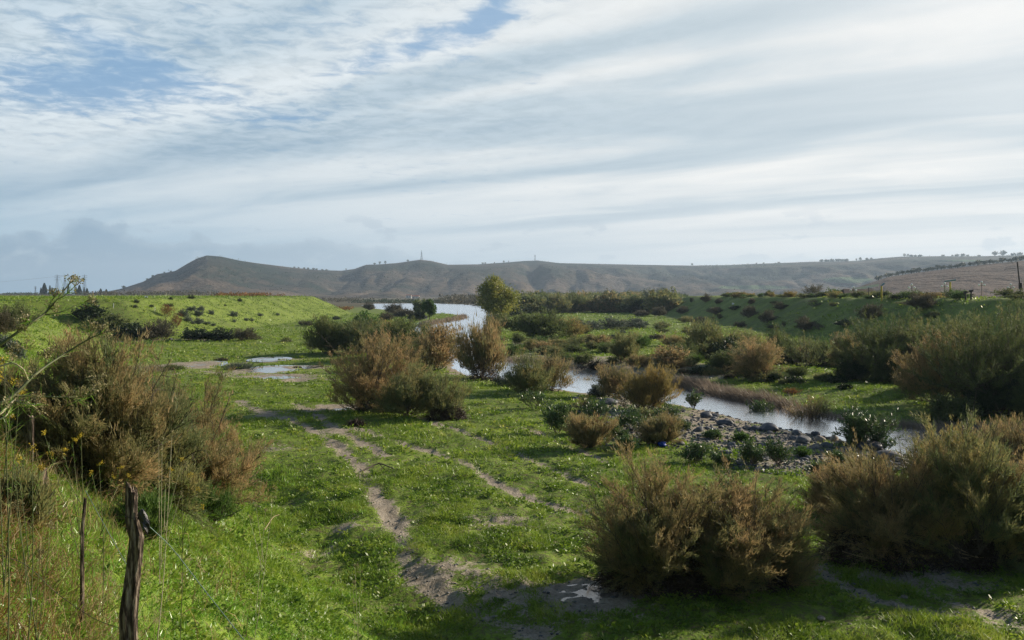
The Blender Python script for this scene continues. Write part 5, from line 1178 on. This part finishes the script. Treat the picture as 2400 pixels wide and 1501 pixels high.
# ------------------------------------------------------------------ things far away
M_steel = plain('pylon_steel', [(.3, (.14, .16, .18)), (.7, (.24, .26, .28))], 1, .6, .1, metal=.3)
M_pole = plain('orange_pole', [(.3, (.32, .14, .05)), (.7, (.5, .25, .1))], 2, .8, .2)
M_yel2 = plain('yellow_paint', [(.3, (.45, .33, .02)), (.7, (.6, .45, .04))], 2, .5, .1)
M_teal = plain('teal_paint', [(.3, (.08, .2, .22)), (.7, (.14, .3, .32))], 2, .5, .1)
M_globe = plain('white_globe', [(.3, (.8, .8, .78)), (.7, (.9, .9, .88))], 2, .25, .05, spec=.6)
M_iron = plain('dark_iron', [(.3, (.02, .018, .016)), (.7, (.06, .05, .045))], 3, .7, .3)
M_wall = plain('pale_plaster', [(.3, (.5, .46, .4)), (.7, (.7, .66, .6))], .5, .9, .2)
M_roof = plain('red_roof', [(.3, (.2, .08, .05)), (.7, (.32, .14, .09))], 1, .9, .3)
M_shed = plain('shed_brown', [(.3, (.05, .035, .03)), (.7, (.1, .07, .055))], 1, .9, .2)
def bars(segs, sides=4): return tubes([(np.array([a, b], float), np.array([r_, r_])) for a, b, r_ in segs], sides)
def box(cx, cy, cz, sx, sy, sz):
    V = np.array([(x, y, z) for z in (0, 1) for y in (-.5, .5) for x in (-.5, .5)]) * np.array([sx, sy, sz]) + np.array([cx, cy, cz]); return V, np.array([(0, 2, 3, 1), (4, 5, 7, 6), (0, 1, 5, 4), (1, 3, 7, 5), (3, 2, 6, 7), (2, 0, 4, 6)])
def pylon(u, v, D, h, label, kind=0, th=.2, base=None):
    x = (u - CU) / F * D; z = base if base is not None else EYE - (v - HV) / F * D; w = h * .10; S = []
    for sx in (-1, 1):
        for sy in (-1, 1): S.append(((sx * w, sy * w, 0), (sx * w * .18, sy * w * .18, h * .8), th)); S.append(((sx * w * .18, sy * w * .18, h * .8), (0, 0, h), th * .8))
    for k in range(8):
        z0, z1 = h * .8 * k / 8, h * .8 * (k + 1) / 8; w0, w1 = w * (1 - .82 * k / 8), w * (1 - .82 * (k + 1) / 8)
        for s in (-1, 1): S += [((s * w0, -w0, z0), (-s * w1, -w1, z1), th * .5), ((s * w0, w0, z0), (-s * w1, w1, z1), th * .5)]
    root = empty('power_pylon', (x, D, z)); tag(root, label, 'pylon'); V, Fc = bars(S); link('lattice_tower', mesh_np('lattice_tower', V, Fc, M_steel), root)
    if kind != 2:
        for k, zz in enumerate((.72, .83, .93) if kind == 0 else (.92,)):
            l = h * (.15 if kind == 0 else .26); V, Fc = bars([((-l, 0, h * zz), (l, 0, h * zz), th * .8), ((-l, 0, h * zz), (0, 0, h * (zz + .05)), th * .4), ((l, 0, h * zz), (0, 0, h * (zz + .05)), th * .4)]); link('cross_arm', mesh_np('cross_arm', V, Fc, M_steel), root)
    return (x, D, z, h)
py = [pylon(83, 692, 1700, 17, 'shortest pylon left of the cypresses'), pylon(134, 690, 1500, 33, 'tall pylon behind the left cypresses'), pylon(152, 690, 1450, 32, 'wide armed pylon behind the cypresses', 1), pylon(198, 690, 1500, 33, 'tall pylon right of the cypresses', 0)]
pylon(554, 634, 2480, 24, 'pylon standing on the slope of the pointed hill', 0, .4)
pylon(988, 609, 2880, 31, 'tall slender mast on the rounded hilltop', 2, .33)
pylon(1254, 611, 3290, 20, 'small red and white mast on the middle hilltop', 0, .35)
def span(a, b, sag, label):
    t = np.linspace(0, 1, 14)[:, None]; A, Bb = np.array(a, float), np.array(b, float); P = A + (Bb - A) * t; P[:, 2] -= sag * 4 * t[:, 0] * (1 - t[:, 0])
    V, Fc = tubes([(P - A, np.full(14, .09))], 4); tag(link('power_line', mesh_np('power_line', V, Fc, M_steel), None, A), label, 'power line')
tp = lambda p, f=.9: (p[0], p[1], p[2] + p[3] * f)
span((-1250, 1600, 22), tp(py[1]), 8, 'power line sagging to the left edge from the tall left pylon'); span(tp(py[1]), tp(py[2]), 1, 'short power line between the left tall pylon and the wide armed one'); span(tp(py[2]), tp(py[3]), 2, 'power line between the wide armed pylon and the right tall one'); span(tp(py[3]), (-1020, 2100, 30), 8, 'power line running from the right tall pylon to the hill')
def cypress(u, w_px, h_px, D, label, seed, round_=False):
    x = (u - CU) / F * D; w, h = w_px / F * D, h_px / F * D; r = np.random.default_rng(seed); n = 700; t = r.random(n) ** .8
    pr = (np.sin(np.pi * np.clip(t, 0, 1) ** .6) ** .8) * (1 - .3 * t) if not round_ else np.sqrt(np.clip(1 - ((t - .5) / .52) ** 2, 0, 1)); a = r.uniform(0, 6.28, n); R_ = w / 2 * pr * r.uniform(.7, 1.05, n)
    B = np.stack([np.cos(a) * R_, np.sin(a) * R_, t * h * .97 + .3], 1); D_ = unit(np.stack([np.cos(a) * .4, np.sin(a) * .4, np.ones(n)], 1)); V, Fc = leaves(B, D_, np.full(n, h * .12), np.full(n, w * .28), r)
    root = empty('cypress_tree', (x, D, zat(x, D) - .3)); tag(root, label, 'cypress', 'cypresses below the pylons'); link('crown', mesh_np('crown', V, Fc, M_dark, {'tint': np.repeat(r.random(n) * .5, 4)}), root)
    tv, tf = bars([((0, 0, 0), (0, 0, h * .5), w * .07)], 5); link('trunk', mesh_np('trunk', tv, tf, M_bark), root)
CY = [(96, 4.5, 15, 'leftmost thin cypress of the distant row'), (104, 11, 25, 'broadest pointed cypress, second from the left'), (117, 4, 20, 'slim cypress right of the broadest one'), (122, 3, 16, 'small slim cypress in the left group'), (148, 5, 16, 'short cypress under the wide armed pylon'), (160, 5, 24, 'tall slim cypress right of the wide armed pylon'), (178, 6, 17, 'cypress in the middle right group'), (186, 9, 21, 'blunt broad cypress in the right group'),
      (197, 4, 16, 'thin cypress beneath the right tall pylon'), (204, 7, 14, 'short broad cypress right of the right tall pylon'), (236, 8, 13, 'small conical tree right of the orange pole'), (249, 8, 12, 'last small tree before the hill')]
for k, (u, w, h, lab) in enumerate(CY): cypress(u, w, h + 1, 1150, lab, 60 + k)
p, s = field(-660, -540, 1120, 1220, 130, lambda x, y: True, (2.5, 4), 18); mass('low_wood', p, s, M_dark, 'low dark wood under the cypresses', .5, 36, 8)
p, s = field(-760, -480, 1050, 1250, 240, lambda x, y: True, (1.5, 3), 19); mass('low_wood', p, s, M_purple, 'strip of dark scrub along the plain at the left', .5, 30, 9)
x, y, z = hit(218, 697); stick('wooden_pole', [([(x, y, z - .2), (x + .02, y, z + 1.2), (x - .02, y, z + 1.55), (x + .12, y, z + 2.0)], (.075, .05))], M_pole, 'orange brown wooden pole leaning on top of the left bank', 'pole')
for u, v, lab in [(363, 733, 'thin white marker stake on the left bank face'), (266, 724, 'white marker stake near the dark ramp bushes')]:
    x, y, z = hit(u, v); V, Fc = bars([((0, 0, 0), (.03, 0, .8), .04)], 6); tag(link('marker_stake', mesh_np('marker_stake', V, Fc, M_white), None, (x, y, z)), label=lab, cat='stake')
# lamps and poles behind the right bank
def lamp(u, v, D, label):
    x, y, zt_ = W3(u, v, D); zb = zat(x, y); h = zt_ - zb; root = empty('street_lamp', (x, y, zb)); tag(root, label, 'street lamp', 'three-globe street lamps behind the right bank')
    V, Fc = bars([((0, 0, 0), (0, 0, h), .05), ((-.42, 0, h - .5), (.42, 0, h - .5), .03)], 6); link('pole', mesh_np('pole', V, Fc, M_iron), root)
    for dx, dz in ((-.5, -.42), (.5, -.42), (0, .12)):
        Vb, Fb = RB[0]; bm = bmesh.new(); bmesh.ops.create_icosphere(bm, subdivisions=2, radius=.19); me = bpy.data.meshes.new('globe'); bm.to_mesh(me); bm.free(); me.materials.append(M_globe); link('globe', me, root, (dx, 0, h + dz))
for u, v, lab in [(2000, 675, 'faint three-globe lamp at the left of the row, beside the green field'), (2137, 669, 'three-globe lamp between the two yellow posts'), (2214, 666, 'three-globe lamp just left of the right yellow post'), (2301, 663, 'three-globe lamp standing highest, right of the dark post pair'), (2369, 669, 'three-globe lamp nearest the leaning dark pole')]: lamp(u, v, 165, lab)
def yellow(u, v, D, top, arm, label):
    x, y, zt_ = W3(u, v, D); zb = zat(x, y); h = zt_ - zb; root = empty('light_mast', (x, y, zb)); tag(root, label, 'mast'); V, Fc = bars([((0, 0, 0), (0, 0, h), .13)], 8); link('post', mesh_np('post', V, Fc, M_yel2), root)
    V, Fc = bars([((arm[0], 0, h + arm[1]), (arm[2], 0, h + arm[3]), .11)], 6); link('top_bar', mesh_np('top_bar', V, Fc, M_teal), root)
yellow(2227, 662, 140, 0, (-.85, .15, .85, .35), 'right yellow mast with a level teal bar on top'); yellow(2066, 671, 140, 0, (0, .1, .45, .45), 'left yellow mast with a short slanting teal arm')
x, y, zt_ = W3(2036, 674, 150); zb = zat(x, y); root = empty('street_light', (x, y, zb)); tag(root, 'dark street light with a flat white head behind the bank', 'street lamp'); V, Fc = bars([((0, 0, 0), (0, 0, zt_ - zb), .07)], 6); link('pole', mesh_np('pole', V, Fc, M_iron), root); V, Fc = box(.2, 0, zt_ - zb, .75, .3, .12); link('lamp_head', mesh_np('lamp_head', V, Fc, M_globe), root)
x, y, zt_ = W3(2384, 614, 118); xb, yb, _ = W3(2394, 700, 118); zb = zat(xb, yb); root = empty('utility_pole', (xb, yb, zb)); tag(root, 'tall dark pole leaning left near the right edge', 'pole'); V, Fc = bars([((0, 0, 0), (x - xb, 0, zt_ - zb), .075)], 7); link('shaft', mesh_np('shaft', V, Fc, M_iron), root); V, Fc = box(-.15, 0, (zt_ - zb) * .25, .3, .3, .9); link('box', mesh_np('box', V, Fc, M_iron), root)
for u, lab in ((2263, 'left one of two dark posts with bolted heads on the right bank crest'), (2276, 'right one of two dark posts with bolted heads on the right bank crest')):
    x = 58.0 + (u - 2263) * .03; y = x * F / (u - CU); z = zat(x, y); root = empty('iron_post', (x, y, z - .1)); tag(root, lab, 'post', 'dark post pair on the right bank crest'); V, Fc = bars([((0, 0, 0), (0, 0, 1.15), .10)], 8); link('shaft', mesh_np('shaft', V, Fc, M_iron), root)
    V, Fc = box(0, 0, 1.1, .42, .3, .22); V2, F2 = bars([((-.3, 0, 1.0), (.1, 0, 1.2), .05), ((.1, -.1, .75), (.28, -.1, .8), .06)], 6); link('head', mesh_np('head', np.vstack([V, V2]), [Fc, F2 + 8], M_iron), root)
def house(u, v, D, w, h, label, roofm, walls=None):
    x, y, _ = W3(u, v, D); zb = zat(x, y) if walls is None else walls; root = empty('house', (x, y, zb)); tag(root, label, 'building'); V, Fc = box(0, 0, 0, w, w * .7, h); link('wall', mesh_np('wall', V, Fc, M_wall if roofm is M_roof else M_shed), root)
    o = w * .06; V = np.array([(-w / 2 - o, -w * .35 - o, h), (w / 2 + o, -w * .35 - o, h), (w / 2 + o, w * .35 + o, h), (-w / 2 - o, w * .35 + o, h), (-w * .45, 0, h + w * .16), (w * .45, 0, h + w * .16)]); rf = [np.array([(0, 1, 5, 4), (2, 3, 4, 5)]), np.array([(0, 4, 3), (1, 2, 5)])]
    link('roof', mesh_np('roof', V, rf, roofm), root)
    for k in range(2):
        V, Fc = box((k - .5) * w * .45, -w * .352, h * .35, w * .12, .06, h * .3); link('window', mesh_np('window', V, Fc, M_iron), root)
house(958, 694, 1500, 9, 5, 'small pale house beyond the river at the foot of the hills', M_roof); house(974, 693, 1480, 12, 3.5, 'low pale building with a red roof right of the small house', M_roof)
house(2010, 692, 185, 6.5, 1.6, 'low brown shed roof behind the right bank', M_shed, zat(71, 185) - .6)
# trees along the skyline of the hills
def sky_tree(u, w, h, D, sink=.5, name='hill_tree', label='small dark tree standing on the skyline of the hills', group='trees along the hill skyline', ridge=None, rd=None, cat='tree', sd=0):
    Rg = RIDGE if ridge is None else ridge; v = np.interp(u, Rg[:, 0], Rg[:, 1]); x, y, z = W3(u, v, D); r = np.random.default_rng(int(u * 10) + sd); ww, hh = w / F * D, h / F * D; n = 130
    d = rnd_dir(n, r); B = np.array([0, 0, hh * .55]) + d * np.array([ww / 2, ww / 2, hh * .45]) * r.uniform(.4, 1, (n, 1)) ; V, Fc = leaves(B, rnd_dir(n, r), ww * .3 * r.uniform(.5, 1, n), ww * .2 * r.uniform(.5, 1, n), r)
    bv, bf = bars([((0, 0, -2), (0, 0, hh * .5), max(.2, ww * .05))], 4); me = mesh_np(name, np.vstack([V, bv]), [Fc, bf + len(V)], M_dark, {'tint': np.concatenate([np.repeat(r.random(n) * .6, 4), np.zeros(len(bv))])})
    tag(link(name, me, None, (x, y, z - .5)), label, cat, group)
dist = lambda u: float(np.interp(u, DISTR[:, 0], DISTR[:, 1]))
for u, w, h in [(690, 5, 3), (700, 5, 3), (713, 6, 3.5), (722, 6, 4), (735, 7, 4), (742, 6, 3.5), (755, 5, 3), (765, 5, 3), (811, 4, 5), (1131, 6, 4), (1137, 5, 4), (1159, 4, 3), (1181, 5, 5), (1192, 3, 4), (1622, 6, 6), (1773, 4, 3), (1790, 5, 3), (1825, 7, 3),
                (1925, 10, 5), (1937, 12, 5), (1950, 12, 5), (1963, 12, 5), (1972, 11, 5), (1983, 12, 5), (2007, 5, 6), (2016, 8, 7), (2032, 8, 4), (2042, 6, 4), (2120, 7, 8), (2128, 6, 7), (2136, 9, 4), (2145, 8, 4), (2156, 10, 4), (2210, 8, 4), (2232, 5, 4), (2243, 10, 5), (2256, 12, 6), (2268, 7, 4), (2295, 8, 3), (2332, 13, 11), (2350, 16, 12), (2375, 12, 5), (2390, 14, 6), (345, 6, 3), (358, 7, 3), (385, 5, 3), (400, 5, 3), (290, 9, 6)]: sky_tree(u, w, h, dist(u))
for u, lab in ((878, 'low round tree left of the hilltop cypresses'), (890, 'left one of two hilltop cypresses left of the tall mast'), (903, 'right one of two hilltop cypresses left of the tall mast'), (956, 'round tree on the shoulder below the tall mast')): sky_tree(u, 6, 8 if u in (890, 903) else 4.5, dist(u), label=lab, group=None)
rq = random.Random(8)
for k in range(44):
    u = 2060 + 350 * k / 43 + rq.uniform(-4, 4); w = rq.uniform(9, 15); sky_tree(u, w, w * rq.uniform(.5, .8), 1000 - rq.uniform(0, 30), ridge=RIDGE2, name='olive_tree', label='dark olive tree in the row along the crest of the nearer brown hill', group='olive trees on the nearer hill crest', sd=k)
# orchard dots on the far slope
U, VV, HX, HY, HZ = HG; r = np.random.default_rng(77); m = (U > 1520) & (U < 1830) & (VV > 628 + (U - 1520) * -.03) & (VV < 662 - (U - 1520) * .02) ; idx = np.nonzero(m.ravel())[0]; pick = r.choice(idx, min(1600, len(idx)), replace=False)
P = [(HX.ravel()[i], HY.ravel()[i], HZ.ravel()[i]) for i in pick]; mass('orchard', P, r.uniform(3.0, 5, len(P)), M_dark, 'dotted rows of olive trees on the slope of the far hills', .8, 7, 10)
m = (U > 300) & (U < 2380) & (VV < 688); idx = np.nonzero(m.ravel())[0]; pick = r.choice(idx, 1500, replace=False); nn = fbm(HX.ravel()[pick] / 260, HY.ravel()[pick] / 260, 3, 4); pick = pick[nn > .52]
P = [(HX.ravel()[i], HY.ravel()[i], HZ.ravel()[i]) for i in pick]; mass('hill_scrub', P, r.uniform(2.5, 6, len(P)), M_dark, 'scattered dark bushes over the far hills', .8, 7, 11)
print('done', time.time() - T0, len(bpy.data.objects))
